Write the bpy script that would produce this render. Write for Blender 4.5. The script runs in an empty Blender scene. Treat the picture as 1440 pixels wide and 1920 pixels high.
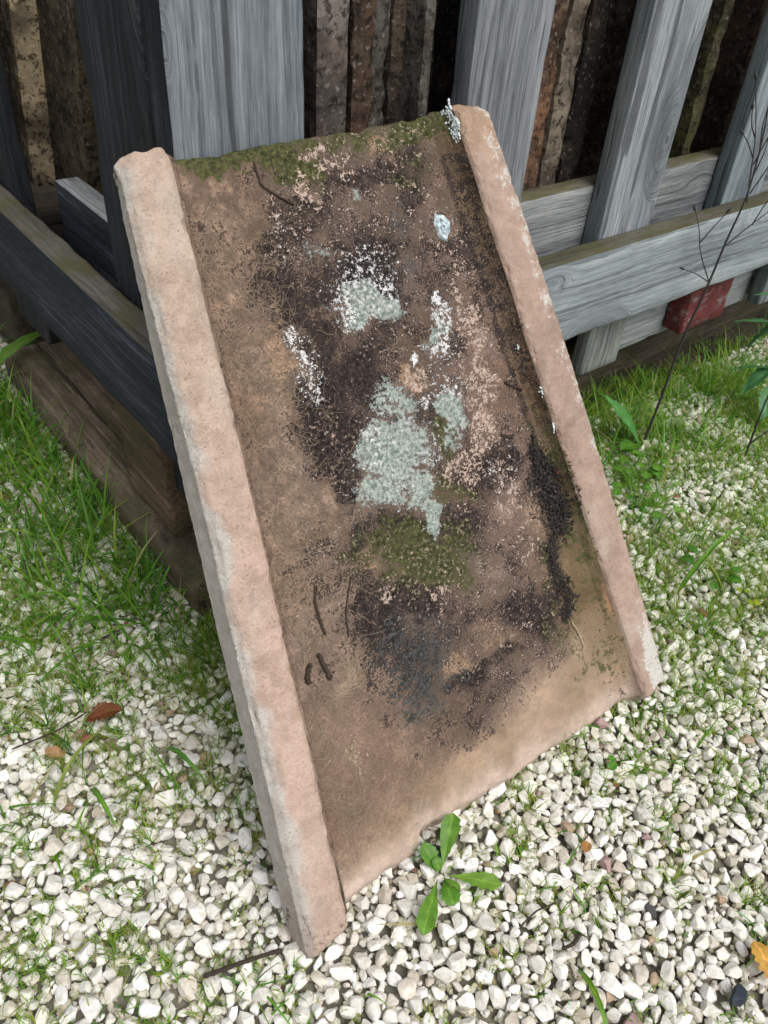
import bpy, bmesh, math, random
import numpy as np
from mathutils import Matrix, Vector

R = math.radians
scene = bpy.context.scene
COL = scene.collection
rng = np.random.default_rng(7)
random.seed(7)

# ------------------------------------------------------------------ camera
cd = bpy.data.cameras.new("camera")
cam = bpy.data.objects.new("camera", cd)
COL.objects.link(cam)
_x = Vector((0.99629759, 0.05535918, 0.0657759))
_u = Vector((-0.08597155, 0.64154032, 0.76225646))
_f = Vector((0.0, 0.76508913, -0.64392439))
cam.matrix_world = Matrix(((_x.x, _u.x, -_f.x, 0), (_x.y, _u.y, -_f.y, 0), (_x.z, _u.z, -_f.z, 0.75), (0, 0, 0, 1)))
cd.sensor_fit = 'VERTICAL'
cd.sensor_height = 24.0
cd.lens = 24.0 * 1497.3 / 1920.0
cd.clip_start = 0.02
cd.clip_end = 200
cd.dof.use_dof = True
cd.dof.focus_distance = 0.80
cd.dof.aperture_fstop = 11.0
scene.camera = cam

# ------------------------------------------------------------------ world, sun, exposure
SUN_EL, SUN_AZ = R(58), R(135)          # azimuth clockwise from +Y
w = bpy.data.worlds.new("World")
scene.world = w
w.use_nodes = True
nt = w.node_tree
nt.nodes.clear()
sky = nt.nodes.new('ShaderNodeTexSky')
sky.sky_type = 'NISHITA'
sky.sun_disc = False
sky.sun_elevation = SUN_EL
sky.sun_rotation = SUN_AZ
sky.air_density = 1.0
sky.dust_density = 4.0
hs = nt.nodes.new('ShaderNodeHueSaturation')
hs.inputs['Saturation'].default_value = 0.22      # overcast: cloud greys the blue
bg = nt.nodes.new('ShaderNodeBackground')
bg.inputs['Strength'].default_value = 0.12
wo = nt.nodes.new('ShaderNodeOutputWorld')
nt.links.new(sky.outputs[0], hs.inputs['Color'])
nt.links.new(hs.outputs[0], bg.inputs[0])
nt.links.new(bg.outputs[0], wo.inputs[0])
sd = bpy.data.lights.new("sun", 'SUN')
sd.energy = 1.5
sd.angle = R(48)
sd.color = (1.0, 0.985, 0.96)
so = bpy.data.objects.new("sun", sd)
COL.objects.link(so)
_d = Vector((math.sin(SUN_AZ) * math.cos(SUN_EL), math.cos(SUN_AZ) * math.cos(SUN_EL), math.sin(SUN_EL)))
so.rotation_euler = _d.to_track_quat('Z', 'Y').to_euler()
so.location = _d * 5
scene.view_settings.view_transform = 'Standard'
scene.view_settings.look = 'None'
scene.view_settings.gamma = 1.0
scene.view_settings.exposure = 0.50
scene.view_settings.use_curve_mapping = False
scene.cycles.max_bounces = 6
scene.cycles.diffuse_bounces = 3
scene.cycles.transparent_max_bounces = 6

# ------------------------------------------------------------------ helpers
def tag(o, label=None, cat=None, group=None, kind=None):
    if label: o['label'] = label
    if cat: o['category'] = cat
    if group: o['group'] = group
    if kind: o['kind'] = kind
    return o

def link(name, me, parent=None, mat=None):
    o = bpy.data.objects.new(name, me)
    COL.objects.link(o)
    if parent is not None: o.parent = parent
    if mat is not None and not me.materials: me.materials.append(mat)
    return o

def empty(name, mw=None):
    o = bpy.data.objects.new(name, None)
    o.empty_display_size = 0.05
    COL.objects.link(o)
    if mw is not None: o.matrix_world = mw
    return o

def mesh_np(name, V, F, smooth=True):
    """V (n,3) float, F (m,k) int array or list of such arrays"""
    me = bpy.data.meshes.new(name)
    Fs = F if isinstance(F, list) else [F]
    Fs = [np.asarray(f, dtype=np.int32) for f in Fs if len(f)]
    nl = sum(f.size for f in Fs); nf = sum(len(f) for f in Fs)
    me.vertices.add(len(V)); me.loops.add(nl); me.polygons.add(nf)
    me.vertices.foreach_set('co', np.ascontiguousarray(V, dtype=np.float32).ravel())
    me.loops.foreach_set('vertex_index', np.concatenate([f.ravel() for f in Fs]))
    tot = np.concatenate([np.full(len(f), f.shape[1], dtype=np.int32) for f in Fs])
    st = np.concatenate([[0], np.cumsum(tot)[:-1]]).astype(np.int32)
    me.polygons.foreach_set('loop_start', st)
    me.polygons.foreach_set('loop_total', tot)
    me.polygons.foreach_set('use_smooth', np.full(nf, smooth, dtype=bool))
    me.update(calc_edges=True)
    me.validate()
    return me

def pattr(me, name, A):
    a = me.attributes.new(name, 'FLOAT_COLOR', 'POINT')
    A = np.asarray(A, dtype=np.float32)
    if A.shape[1] == 3: A = np.c_[A, np.ones(len(A), dtype=np.float32)]
    a.data.foreach_set('color', np.ascontiguousarray(A).ravel())

_PT = np.random.default_rng(11).random(4096)
def vnoise(P, seed=0):
    P = np.asarray(P, dtype=np.float64)
    I = np.floor(P).astype(np.int64); f = P - I
    f = f * f * f * (f * (f * 6 - 15) + 10)
    def h(dx, dy, dz):
        n = (I[:, 0] + dx) * 73856093 ^ (I[:, 1] + dy) * 19349663 ^ (I[:, 2] + dz) * 83492791 ^ (seed * 2654435)
        n = (n ^ (n >> 13)) * 1274126177
        return _PT[(n ^ (n >> 16)) & 4095]
    x, y, z = f[:, 0], f[:, 1], f[:, 2]
    c00 = h(0, 0, 0) * (1 - x) + h(1, 0, 0) * x
    c10 = h(0, 1, 0) * (1 - x) + h(1, 1, 0) * x
    c01 = h(0, 0, 1) * (1 - x) + h(1, 0, 1) * x
    c11 = h(0, 1, 1) * (1 - x) + h(1, 1, 1) * x
    return (c00 * (1 - y) + c10 * y) * (1 - z) + (c01 * (1 - y) + c11 * y) * z

def fbm(P, s, o=4, seed=0):
    P = np.asarray(P, dtype=np.float64)
    if P.shape[1] == 2: P = np.c_[P, np.full(len(P), 0.37)]
    r = np.zeros(len(P)); a = 0.5; t = 0
    for i in range(o):
        r += a * vnoise(P * s + 17.3 * i, seed + i); t += a; a *= 0.5; s *= 2.03
    return r / t

def sstep(a, b, x):
    t = np.clip((x - a) / (b - a), 0, 1)
    return t * t * (3 - 2 * t)

class NT:
    """tiny node builder"""
    def __init__(s, name):
        s.m = bpy.data.materials.new(name); s.m.use_nodes = True
        s.t = s.m.node_tree; s.t.nodes.clear()
        s.out = s.n('ShaderNodeOutputMaterial')
        s.b = s.n('ShaderNodeBsdfPrincipled')
        s.l(s.b.outputs[0], s.out.inputs[0])
    def n(s, t, **k):
        x = s.t.nodes.new(t)
        for a, v in k.items(): setattr(x, a, v)
        return x
    def l(s, a, b): s.t.links.new(a, b)
    def put(s, sock, v):
        if isinstance(v, bpy.types.NodeSocket): s.l(v, sock)
        elif v is not None:
            if hasattr(sock.default_value, '__len__') and not hasattr(v, '__len__'): v = (v, v, v)
            if hasattr(v, '__len__') and len(v) == 3 and len(sock.default_value) == 4: v = (*v, 1)
            sock.default_value = v
    def math(s, op, a, b=None, c=None, clamp=False):
        x = s.n('ShaderNodeMath', operation=op); x.use_clamp = clamp
        s.put(x.inputs[0], a)
        if b is not None: s.put(x.inputs[1], b)
        if c is not None: s.put(x.inputs[2], c)
        return x.outputs[0]
    def vmul(s, v, k):
        x = s.n('ShaderNodeVectorMath', operation='MULTIPLY'); s.put(x.inputs[0], v); s.put(x.inputs[1], k); return x.outputs[0]
    def vadd(s, v, k):
        x = s.n('ShaderNodeVectorMath', operation='ADD'); s.put(x.inputs[0], v); s.put(x.inputs[1], k); return x.outputs[0]
    def noise(s, v, sc, det=4, rough=0.55, dist=0.0, color=False):
        x = s.n('ShaderNodeTexNoise'); s.put(x.inputs['Vector'], v)
        x.inputs['Scale'].default_value = sc; x.inputs['Detail'].default_value = det
        x.inputs['Roughness'].default_value = rough; x.inputs['Distortion'].default_value = dist
        return x.outputs['Color' if color else 'Fac']
    def voro(s, v, sc, feature='F1', out='Distance', rnd=1.0):
        x = s.n('ShaderNodeTexVoronoi', feature=feature); s.put(x.inputs['Vector'], v)
        x.inputs['Scale'].default_value = sc; x.inputs['Randomness'].default_value = rnd
        return x.outputs[out]
    def rng(s, v, a, b, c=0.0, d=1.0, smooth=True):
        x = s.n('ShaderNodeMapRange', interpolation_type='SMOOTHSTEP' if smooth else 'LINEAR')
        s.put(x.inputs['Value'], v)
        x.inputs['From Min'].default_value = a; x.inputs['From Max'].default_value = b
        x.inputs['To Min'].default_value = c; x.inputs['To Max'].default_value = d
        return x.outputs['Result']
    def mix(s, f, a, b, mode='MIX'):
        x = s.n('ShaderNodeMix', data_type='RGBA', blend_type=mode)
        s.put(x.inputs[0], f); s.put(x.inputs[6], a); s.put(x.inputs[7], b)
        return x.outputs[2]
    def ramp(s, f, stops):
        x = s.n('ShaderNodeValToRGB'); s.put(x.inputs[0], f)
        e = x.color_ramp.elements
        while len(e) < len(stops): e.new(0.5)
        for i, (p, c) in enumerate(stops): e[i].position = p; e[i].color = (*c, 1)
        return x.outputs[0]
    def attr(s, name):
        x = s.n('ShaderNodeAttribute'); x.attribute_name = name; return x
    def sep(s, c):
        x = s.n('ShaderNodeSeparateColor'); s.put(x.inputs[0], c); return x.outputs
    def bump(s, h, st, dist, nrm=None):
        x = s.n('ShaderNodeBump'); x.inputs['Strength'].default_value = st; x.inputs['Distance'].default_value = dist
        s.put(x.inputs['Height'], h)
        if nrm is not None: s.l(nrm, x.inputs['Normal'])
        return x.outputs[0]
    def fin(s, col, rough=0.85, nrm=None, spec=0.25):
        s.put(s.b.inputs['Base Color'], col); s.put(s.b.inputs['Roughness'], rough)
        s.b.inputs['Specular IOR Level'].default_value = spec
        if nrm is not None: s.l(nrm, s.b.inputs['Normal'])
        return s.m

# ------------------------------------------------------------------ materials
def wood_mat(name, stops, crack=0.6, moss=None, relief=0.0025, red=None):
    k = NT(name)
    tc = k.n('ShaderNodeTexCoord'); oi = k.n('ShaderNodeObjectInfo')
    off = k.n('ShaderNodeCombineXYZ')
    k.l(k.math('MULTIPLY', oi.outputs['Random'], 37.0), off.inputs[0]); k.l(k.math('MULTIPLY', oi.outputs['Random'], 11.0), off.inputs[1])
    p = k.vadd(tc.outputs['Object'], off.outputs[0])
    wob = k.noise(k.vmul(p, (7, 22, 22)), 1.0, 3, 0.5, color=True)
    wobv = k.vmul(k.vadd(wob, (-.5, -.5, -.5)), (0, .013, .013))
    kv_ = k.n('ShaderNodeTexVoronoi', feature='F1'); k.l(k.vmul(p, (3.4, 7, 7)), kv_.inputs['Vector']); kv_.inputs['Scale'].default_value = 1.0
    kd = kv_.outputs['Distance']; km = k.rng(kd, .03, .30, 1, 0); kc = k.rng(kd, .035, .085, 1, 0)
    q = k.vadd(k.vadd(p, wobv), k.vmul(k.vadd(kv_.outputs['Color'], (0, 0, 0)), 0.0))
    kk = k.n('ShaderNodeCombineXYZ'); kk.inputs[0].default_value = 1.0; kz = k.math('MULTIPLY_ADD', km, -.09, 1.0); k.l(kz, kk.inputs[1]); k.l(kz, kk.inputs[2])
    q = k.vmul(q, kk.outputs[0])
    streak = k.noise(k.vmul(q, (5, 420, 420)), 1.0, 4, 0.65)
    grain = k.noise(k.vmul(q, (2.2, 150, 150)), 1.0, 4, 0.6)
    tone = k.noise(k.vmul(p, (3.5, 18, 18)), 1.0, 4, 0.6)
    fleck = k.noise(k.vmul(p, (45, 240, 240)), 1.0, 3, 0.6)
    fibre = k.noise(k.vmul(q, (14, 900, 900)), 1.0, 3, .6)
    h = k.math('ADD', k.math('ADD', k.math('MULTIPLY', streak, .42), k.math('MULTIPLY', grain, .38)), k.math('MULTIPLY', fibre, .20))
    v = k.math('ADD', k.math('MULTIPLY', h, .62), k.math('ADD', k.math('MULTIPLY', tone, .28), k.math('MULTIPLY', fleck, .10)))
    col = k.ramp(k.rng(v, .37, .63, smooth=False), stops)
    cr = k.noise(k.vmul(q, (1.6, 75, 75)), 1.0, 2, 0.4)
    ck = k.rng(cr, .64, .675)
    ck2 = k.rng(k.noise(k.vmul(q, (1.1, 210, 210)), 1.0, 2, .4), .63, .67, 0, .6)
    ck = k.math('MULTIPLY', k.math('MAXIMUM', ck, ck2), crack)
    col = k.mix(ck, col, (.012, .012, .012))
    col = k.mix(k.math('MULTIPLY', kc, .72), col, (.022, .02, .018))
    if moss:
        mm = k.rng(k.noise(k.vmul(p, (14, 22, 22)), 1.0, 5, .65), .40, .62)
        col = k.mix(k.math('MULTIPLY', mm, .85), col, moss)
    if red:
        mm = k.rng(k.noise(k.vmul(p, (30, 60, 60)), 1.0, 6, .7), .53, .62)
        col = k.mix(mm, red, k.mix(.45, col, red))
        col = k.mix(k.rng(k.noise(k.vmul(p, (50, 50, 50)), 1.0, 4, .6), .5, .66, 0, .55), col, (.04, .014, .013))
    col = k.mix(1.0, col, oi.outputs['Color'], 'MULTIPLY')
    hh = k.math('SUBTRACT', h, k.math('MULTIPLY', ck, .5))
    n1 = k.bump(hh, .9, relief)
    return k.fin(col, .8, n1, .2)

M = {}
M['wood'] = wood_mat('weathered_grey_wood', [(0, (.055, .060, .066)), (.35, (.145, .160, .172)), (.65, (.245, .262, .274)), (1, (.38, .395, .40))])
M['wood_side'] = wood_mat('weathered_wood_edge', [(0, (.045, .055, .06)), (.4, (.10, .12, .128)), (.7, (.16, .18, .18)), (1, (.26, .26, .25))])
M['wood_dark'] = wood_mat('dark_wood_shade_tint', [(0, (.004, .0045, .006)), (.35, (.009, .0115, .0145)), (.65, (.021, .025, .031)), (1, (.082, .085, .09))], .5)  # darker weathered wood, with the left side's shade also put into the colour
M['wood_moss'] = wood_mat('mossy_wood', [(0, (.035, .03, .022)), (.4, (.085, .075, .055)), (.7, (.135, .12, .095)), (1, (.2, .185, .15))], .5, moss=(.075, .07, .028))
M['wood_inner'] = wood_mat('inner_grey_wood', [(0, (.04, .042, .045)), (.4, (.12, .125, .128)), (.7, (.22, .225, .225)), (1, (.34, .34, .33))], .5)
M['wood_pale'] = wood_mat('pale_silver_wood', [(0, (.10, .11, .115)), (.35, (.205, .222, .23)), (.65, (.33, .35, .355)), (1, (.47, .485, .48))], .5)
M['timber'] = wood_mat('rough_brown_timber', [(0, (.022, .017, .012)), (.35, (.095, .072, .052)), (.65, (.19, .148, .11)), (1, (.32, .265, .20))], .8, moss=(.085, .078, .042), relief=.004)
M['red'] = wood_mat('red_painted_wood', [(0, (.10, .10, .10)), (.5, (.25, .24, .23)), (1, (.4, .38, .36))], .3, red=(.135, .034, .034))
k = NT('dark_hole'); M['hole'] = k.fin((.008, .007, .006), .95)
k = NT('rusty_nail'); M['nail'] = k.fin((.025, .02, .018), .6)

def old_tile_mat():
    k = NT('old_stacked_clay')
    tc = k.n('ShaderNodeTexCoord'); oi = k.n('ShaderNodeObjectInfo')
    p = k.vadd(tc.outputs['Object'], k.vmul(oi.outputs['Random'], (9, 5, 3)))
    a = k.noise(p, 26, 7, .65); b = k.noise(p, 160, 4, .6); c = k.noise(p, 11, 4, .6)
    col = k.ramp(k.rng(a, .32, .68, smooth=False), [(0, (.006, .005, .0045)), (.4, (.019, .015, .012)), (.7, (.048, .036, .028)), (1, (.13, .10, .078))])
    col = k.mix(k.rng(c, .42, .58, .25, .92), col, k.mix(1.0, oi.outputs['Color'], k.mix(a, (.55, .55, .55), (1.4, 1.4, 1.4)), 'MULTIPLY'))
    col = k.mix(k.math('MULTIPLY', k.rng(b, .58, .66), .45), col, (.28, .25, .21))
    col = k.mix(k.rng(k.noise(p, 105, 6, .72), .50, .60, 0, .8), col, (.012, .010, .009))
    nn = k.bump(k.math('ADD', k.math('MULTIPLY', a, .5), k.math('MULTIPLY', b, .5)), .8, .003)
    return k.fin(col, .92, nn, .15)
M['oldtile'] = old_tile_mat()

def slab_mat():
    k = NT('weathered_clay_slab')
    tc = k.n('ShaderNodeTexCoord'); p = tc.outputs['Object']
    m1 = k.attr('mask_a'); m2 = k.attr('mask_b'); bc = k.attr('tint')
    D, B, Mo = k.sep(m1.outputs['Color'])[:3]; S = m1.outputs['Alpha']
    W, P, O = k.sep(m2.outputs['Color'])[:3]; T = m2.outputs['Alpha']
    n8 = k.noise(p, 75, 5, .62); n3 = k.noise(p, 240, 5, .68); n1 = k.noise(p, 620, 3, .6); n30 = k.noise(p, 24, 5, .6)
    # fibrous wiggles
    wv = k.vadd(p, k.vmul(k.vadd(k.noise(p, 130, 3, .6, color=True), (-.5, -.5, -.5)), .02))
    fib = k.math('ABSOLUTE', k.math('SUBTRACT', k.noise(wv, 330, 2, .5), .5))
    fibm = k.rng(fib, .0, .03, 1, 0)
    mottl = k.rng(n8, .36, .64, -.34, .34, False)
    big = k.rng(n30, .36, .64, -.22, .22, False)
    fine = k.rng(n3, .36, .64, -.40, .40, False)
    vfine = k.rng(n1, .36, .64, -.30, .30, False)
    tb_ = bc.outputs['Color']
    calm = k.math('SUBTRACT', 1.0, k.math('MULTIPLY', bc.outputs['Alpha'], .72))
    base = k.mix(k.rng(k.math('ADD', n8, k.math('MULTIPLY', fine, .25)), .36, .66), k.mix(calm, tb_, k.mix(1.0, tb_, (.60, .58, .56), 'MULTIPLY')), k.mix(calm, tb_, k.mix(1.0, tb_, (1.42, 1.36, 1.3), 'MULTIPLY')))
    base = k.mix(k.math('MULTIPLY', k.rng(n3, .52, .62), k.math('MULTIPLY', calm, k.math('MULTIPLY_ADD', T, .25, .35))), base, k.mix(1.0, tb_, (.36, .34, .33), 'MULTIPLY'))
    base = k.mix(k.math('MULTIPLY', fibm, k.math('MULTIPLY', T, .75)), base, (.34, .265, .20))
    def lay(base, mask, col, lo, hi, *ns):
        x = mask
        for n in ns: x = k.math('ADD', x, n)
        r_ = k.rng(x, lo, hi)
        r_ = k.math('MULTIPLY', r_, k.rng(mask, .02, .12))
        return k.mix(r_, base, col), r_
    ocol = k.mix(n8, (.26, .165, .105), (.40, .275, .185))
    base, _ = lay(base, O, ocol, .25, .85, mottl, fine)
    dcol = k.mix(k.rng(n3, .38, .62), (.012, .0095, .0095), (.052, .038, .034))
    base, fD = lay(base, D, dcol, .28, .72, mottl, fine, vfine, big)
    bcol = k.mix(k.rng(n3, .38, .62), (.018, .020, .021), (.075, .076, .073))
    base, _ = lay(base, k.math('MULTIPLY', B, .72), bcol, .26, .88, mottl, fine, vfine)
    mcol = k.mix(k.rng(n3, .38, .62), (.026, .028, .011), (.092, .094, .036))
    base, fM = lay(base, Mo, mcol, .28, .90, mottl, fine, big)
    pcol = k.mix(n8, (.36, .26, .205), (.52, .405, .34))
    base, fP = lay(base, k.math('MULTIPLY', P, .86), pcol, .55, .73, fine, vfine, k.math('MULTIPLY', mottl, .45))
    scol = k.mix(k.rng(n3, .38, .60), (.15, .175, .155), (.41, .45, .41))
    scol = k.mix(k.rng(n8, .35, .65, 0, .5), scol, k.mix(1.0, scol, (.72, .80, .74), 'MULTIPLY'))
    scol = k.mix(k.rng(n1, .62, .70, 0, .7), scol, (.05, .05, .045))
    base, fS = lay(base, S, scol, .44, .62, k.math('MULTIPLY', mottl, .75), k.math('MULTIPLY', fine, .85), k.math('MULTIPLY', vfine, .7))
    rimS = k.math('MULTIPLY', k.math('MULTIPLY', fS, k.math('SUBTRACT', 1.0, fS)), 2.6)
    base = k.mix(rimS, base, (.66, .66, .64))
    wcol = k.mix(n3, (.55, .53, .52), (.80, .80, .80))
    base, fW = lay(base, k.math('MULTIPLY', W, .80), wcol, .62, .74, k.math('MULTIPLY', fine, 1.1), vfine)
    hgt = k.math('ADD', k.math('MULTIPLY', n3, .5), k.math('ADD', k.math('MULTIPLY', n1, .3), k.math('MULTIPLY', k.math('ADD', fS, k.math('ADD', fW, fP)), .35)))
    hgt = k.math('ADD', hgt, k.math('MULTIPLY', k.math('MULTIPLY', fibm, T), .3))
    nn = k.bump(hgt, .9, .0024)
    return k.fin(base, .9, nn, .15)
M['slab'] = slab_mat()

def flange_mat():
    k = NT('fired_clay_flange')
    tc = k.n('ShaderNodeTexCoord'); p = tc.outputs['Object']; bc = k.attr('tint')
    m1 = k.attr('mask_a'); Dk = k.sep(m1.outputs['Color'])[0]; Wh = k.sep(m1.outputs['Color'])[1]; Mo = k.sep(m1.outputs['Color'])[2]
    n8 = k.noise(p, 60, 5, .6); n3 = k.noise(p, 260, 5, .7); n1 = k.noise(p, 800, 3, .6); nb = k.noise(p, 18, 4, .55)
    c = k.mix(k.rng(n8, .3, .7), k.mix(1.0, bc.outputs['Color'], (.86, .84, .82), 'MULTIPLY'), k.mix(1.0, bc.outputs['Color'], (1.12, 1.12, 1.12), 'MULTIPLY'))
    c = k.mix(k.rng(nb, .5, .7, 0, .35), c, (.46, .40, .34))
    fine = k.rng(n3, .3, .7, -.3, .3, False); mot = k.rng(n8, .3, .7, -.3, .3, False)
    x = k.math('ADD', k.math('ADD', Wh, fine), mot)
    c = k.mix(k.rng(x, .42, .68), c, k.mix(n3, (.42, .40, .36), (.58, .56, .52)))
    x = k.math('ADD', k.math('ADD', Dk, fine), mot)
    c = k.mix(k.rng(x, .30, .85), c, k.mix(n3, (.035, .026, .019), (.10, .073, .052)))
    x = k.math('ADD', k.math('ADD', Mo, fine), mot)
    c = k.mix(k.rng(x, .30, .85), c, k.mix(n3, (.05, .047, .018), (.13, .115, .05)))
    grit = k.noise(p, 420, 4, .75)
    c = k.mix(k.rng(grit, .55, .66, 0, .42), c, k.mix(1.0, c, (.62, .58, .55), 'MULTIPLY'))
    c = k.mix(k.rng(grit, .36, .44, .35, 0), c, k.mix(1.0, c, (1.3, 1.3, 1.32), 'MULTIPLY'))
    c = k.mix(k.rng(k.noise(p, 34, 6, .7), .54, .66, 0, .45), c, k.mix(1.0, c, (.66, .62, .60), 'MULTIPLY'))
    pit = k.rng(n1, .62, .70)
    c = k.mix(k.math('MULTIPLY', pit, .7), c, k.mix(1.0, c, (.45, .41, .39), 'MULTIPLY'))
    h = k.math('SUBTRACT', k.math('ADD', k.math('MULTIPLY', n3, .6), k.math('MULTIPLY', n8, .5)), k.math('MULTIPLY', pit, .4))
    return k.fin(c, .88, k.bump(k.math('ADD', h, k.math('MULTIPLY', grit, .6)), .9, .0020), .15)
M['flange'] = flange_mat()

def pebble_mat():
    k = NT('pale_limestone_pebble')
    tc = k.n('ShaderNodeTexCoord'); bc = k.attr('tint')
    g = k.n('ShaderNodeNewGeometry')
    p = g.outputs['Position']
    n = k.noise(p, 160, 5, .6); n2 = k.noise(p, 700, 3, .6)
    c = k.mix(k.rng(n, .35, .7), bc.outputs['Color'], k.mix(1.0, bc.outputs['Color'], (.78, .74, .68), 'MULTIPLY'))
    c = k.mix(k.rng(n2, .6, .7, 0, .25), c, k.mix(1.0, c, (.6, .56, .5), 'MULTIPLY'))
    return k.fin(c, .72, k.bump(k.math('ADD', n, k.math('MULTIPLY', n2, .3)), .35, .0012), .3)
M['pebble'] = pebble_mat()

def ground_mat():
    k = NT('soil_and_far_gravel')
    g = k.n('ShaderNodeNewGeometry'); p = g.outputs['Position']
    soil = k.mix(k.noise(p, 90, 6, .65), (.10, .09, .065), (.30, .28, .22))
    vc = k.voro(p, 75, 'F1', 'Color'); vd = k.voro(p, 75, 'DISTANCE_TO_EDGE')
    st = k.mix(k.sep(vc)[0], (.42, .40, .35), (.68, .66, .61))
    far = k.mix(k.rng(vd, .02, .12), (.06, .06, .04), st)
    gr = k.rng(k.noise(p, 2.2, 6, .65), .42, .58)
    far = k.mix(gr, far, k.mix(k.noise(p, 60, 5, .7), (.03, .06, .012), (.11, .15, .035)))
    d = k.n('ShaderNodeVectorMath', operation='LENGTH'); k.l(k.vadd(p, (-.2, -1.1, 0)), d.inputs[0])
    col = k.mix(k.rng(d.outputs['Value'], 1.25, 1.5), soil, far)
    return k.fin(col, .95, k.bump(vd, .3, .008), .1)
M['ground'] = ground_mat()

def leaf_mat(name, c0, c1, trans=.35, rough=.5, attr=None):
    k = NT(name)
    tc = k.n('ShaderNodeTexCoord'); oi = k.n('ShaderNodeObjectInfo')
    p = k.vadd(tc.outputs['Object'], k.vmul(oi.outputs['Random'], (3, 5, 7)))
    n = k.noise(p, 90, 4, .6)
    c = k.mix(k.rng(n, .3, .7), c0, c1)
    if attr: c = k.mix(1.0, c, k.attr(attr).outputs['Color'], 'MULTIPLY')
    else:
        vn = k.sep(k.attr('vein').outputs['Color'])
        c = k.mix(k.math('MULTIPLY', k.rng(vn[0], .55, 1.0), .55), c, k.mix(1.0, c, (2.0, 1.7, 2.2), 'MULTIPLY'))
        c = k.mix(k.rng(k.noise(p, 28, 3, .6), .5, .7, 0, .5), c, k.mix(1.0, c, (1.5, 1.12, .8), 'MULTIPLY'))
        c = k.mix(k.rng(k.noise(p, 160, 2, .6), .68, .74, 0, .8), c, (.10, .07, .03))
    c = k.mix(1.0, c, oi.outputs['Color'], 'MULTIPLY')
    k.fin(c, rough, k.bump(n, .25, .001), .35)
    t = k.n('ShaderNodeBsdfTranslucent'); k.put(t.inputs[0], c)
    mx = k.n('ShaderNodeMixShader'); mx.inputs[0].default_value = trans
    k.l(k.b.outputs[0], mx.inputs[1]); k.l(t.outputs[0], mx.inputs[2]); k.l(mx.outputs[0], k.out.inputs[0])
    return k.m
M['grass'] = leaf_mat('grass_blades', (1, 1, 1), (.85, .9, .75), .45, .5, 'tint')
M['leaf'] = leaf_mat('green_leaf', (.085, .205, .022), (.13, .28, .035), .35, .45)
M['leaf_blue'] = leaf_mat('bluish_green_leaf', (.05, .15, .05), (.075, .20, .07), .3, .45)
M['dryleaf'] = leaf_mat('dry_leaf', (.32, .16, .05), (.48, .27, .09), .2, .7)
k = NT('dead_stem'); tcx = k.n('ShaderNodeTexCoord')
M['stem'] = k.fin(k.mix(k.noise(tcx.outputs['Object'], 300, 3), (.018, .017, .018), (.055, .05, .045)), .7)
k = NT('brown_twig'); tcx = k.n('ShaderNodeTexCoord'); nx_ = k.noise(tcx.outputs['Object'], 400, 4)
M['twig'] = k.fin(k.mix(nx_, (.012, .009, .008), (.07, .05, .036)), .85, k.bump(nx_, .6, .001))
k = NT('pale_root'); tcx = k.n('ShaderNodeTexCoord')
M['root'] = k.fin(k.mix(k.noise(tcx.outputs['Object'], 90, 3), (.15, .11, .075), (.40, .31, .22)), .85)
k = NT('wet_black_soil'); tcx = k.n('ShaderNodeTexCoord'); nx_ = k.noise(tcx.outputs['Object'], 350, 4)
M['soil'] = k.fin(k.mix(nx_, (.006, .005, .005), (.035, .026, .022)), .55, k.bump(nx_, .6, .001), .4)
k = NT('white_lichen'); tcx = k.n('ShaderNodeTexCoord'); nx_ = k.noise(tcx.outputs['Object'], 420, 4)
M['lichen'] = k.fin(k.mix(k.rng(nx_, .35, .6), (.35, .40, .39), (.80, .86, .88)), .9, k.bump(nx_, .6, .001), .1)
k = NT('pale_blue_lichen'); tcx = k.n('ShaderNodeTexCoord'); nx_ = k.noise(tcx.outputs['Object'], 300, 4)
M['lichen_blue'] = k.fin(k.mix(k.rng(nx_, .35, .62), (.26, .33, .35), (.58, .64, .66)), .9, k.bump(nx_, .8, .0015), .1)
k = NT('dark_slate_chip'); M['slate'] = k.fin((.018, .024, .036), .6)

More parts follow.
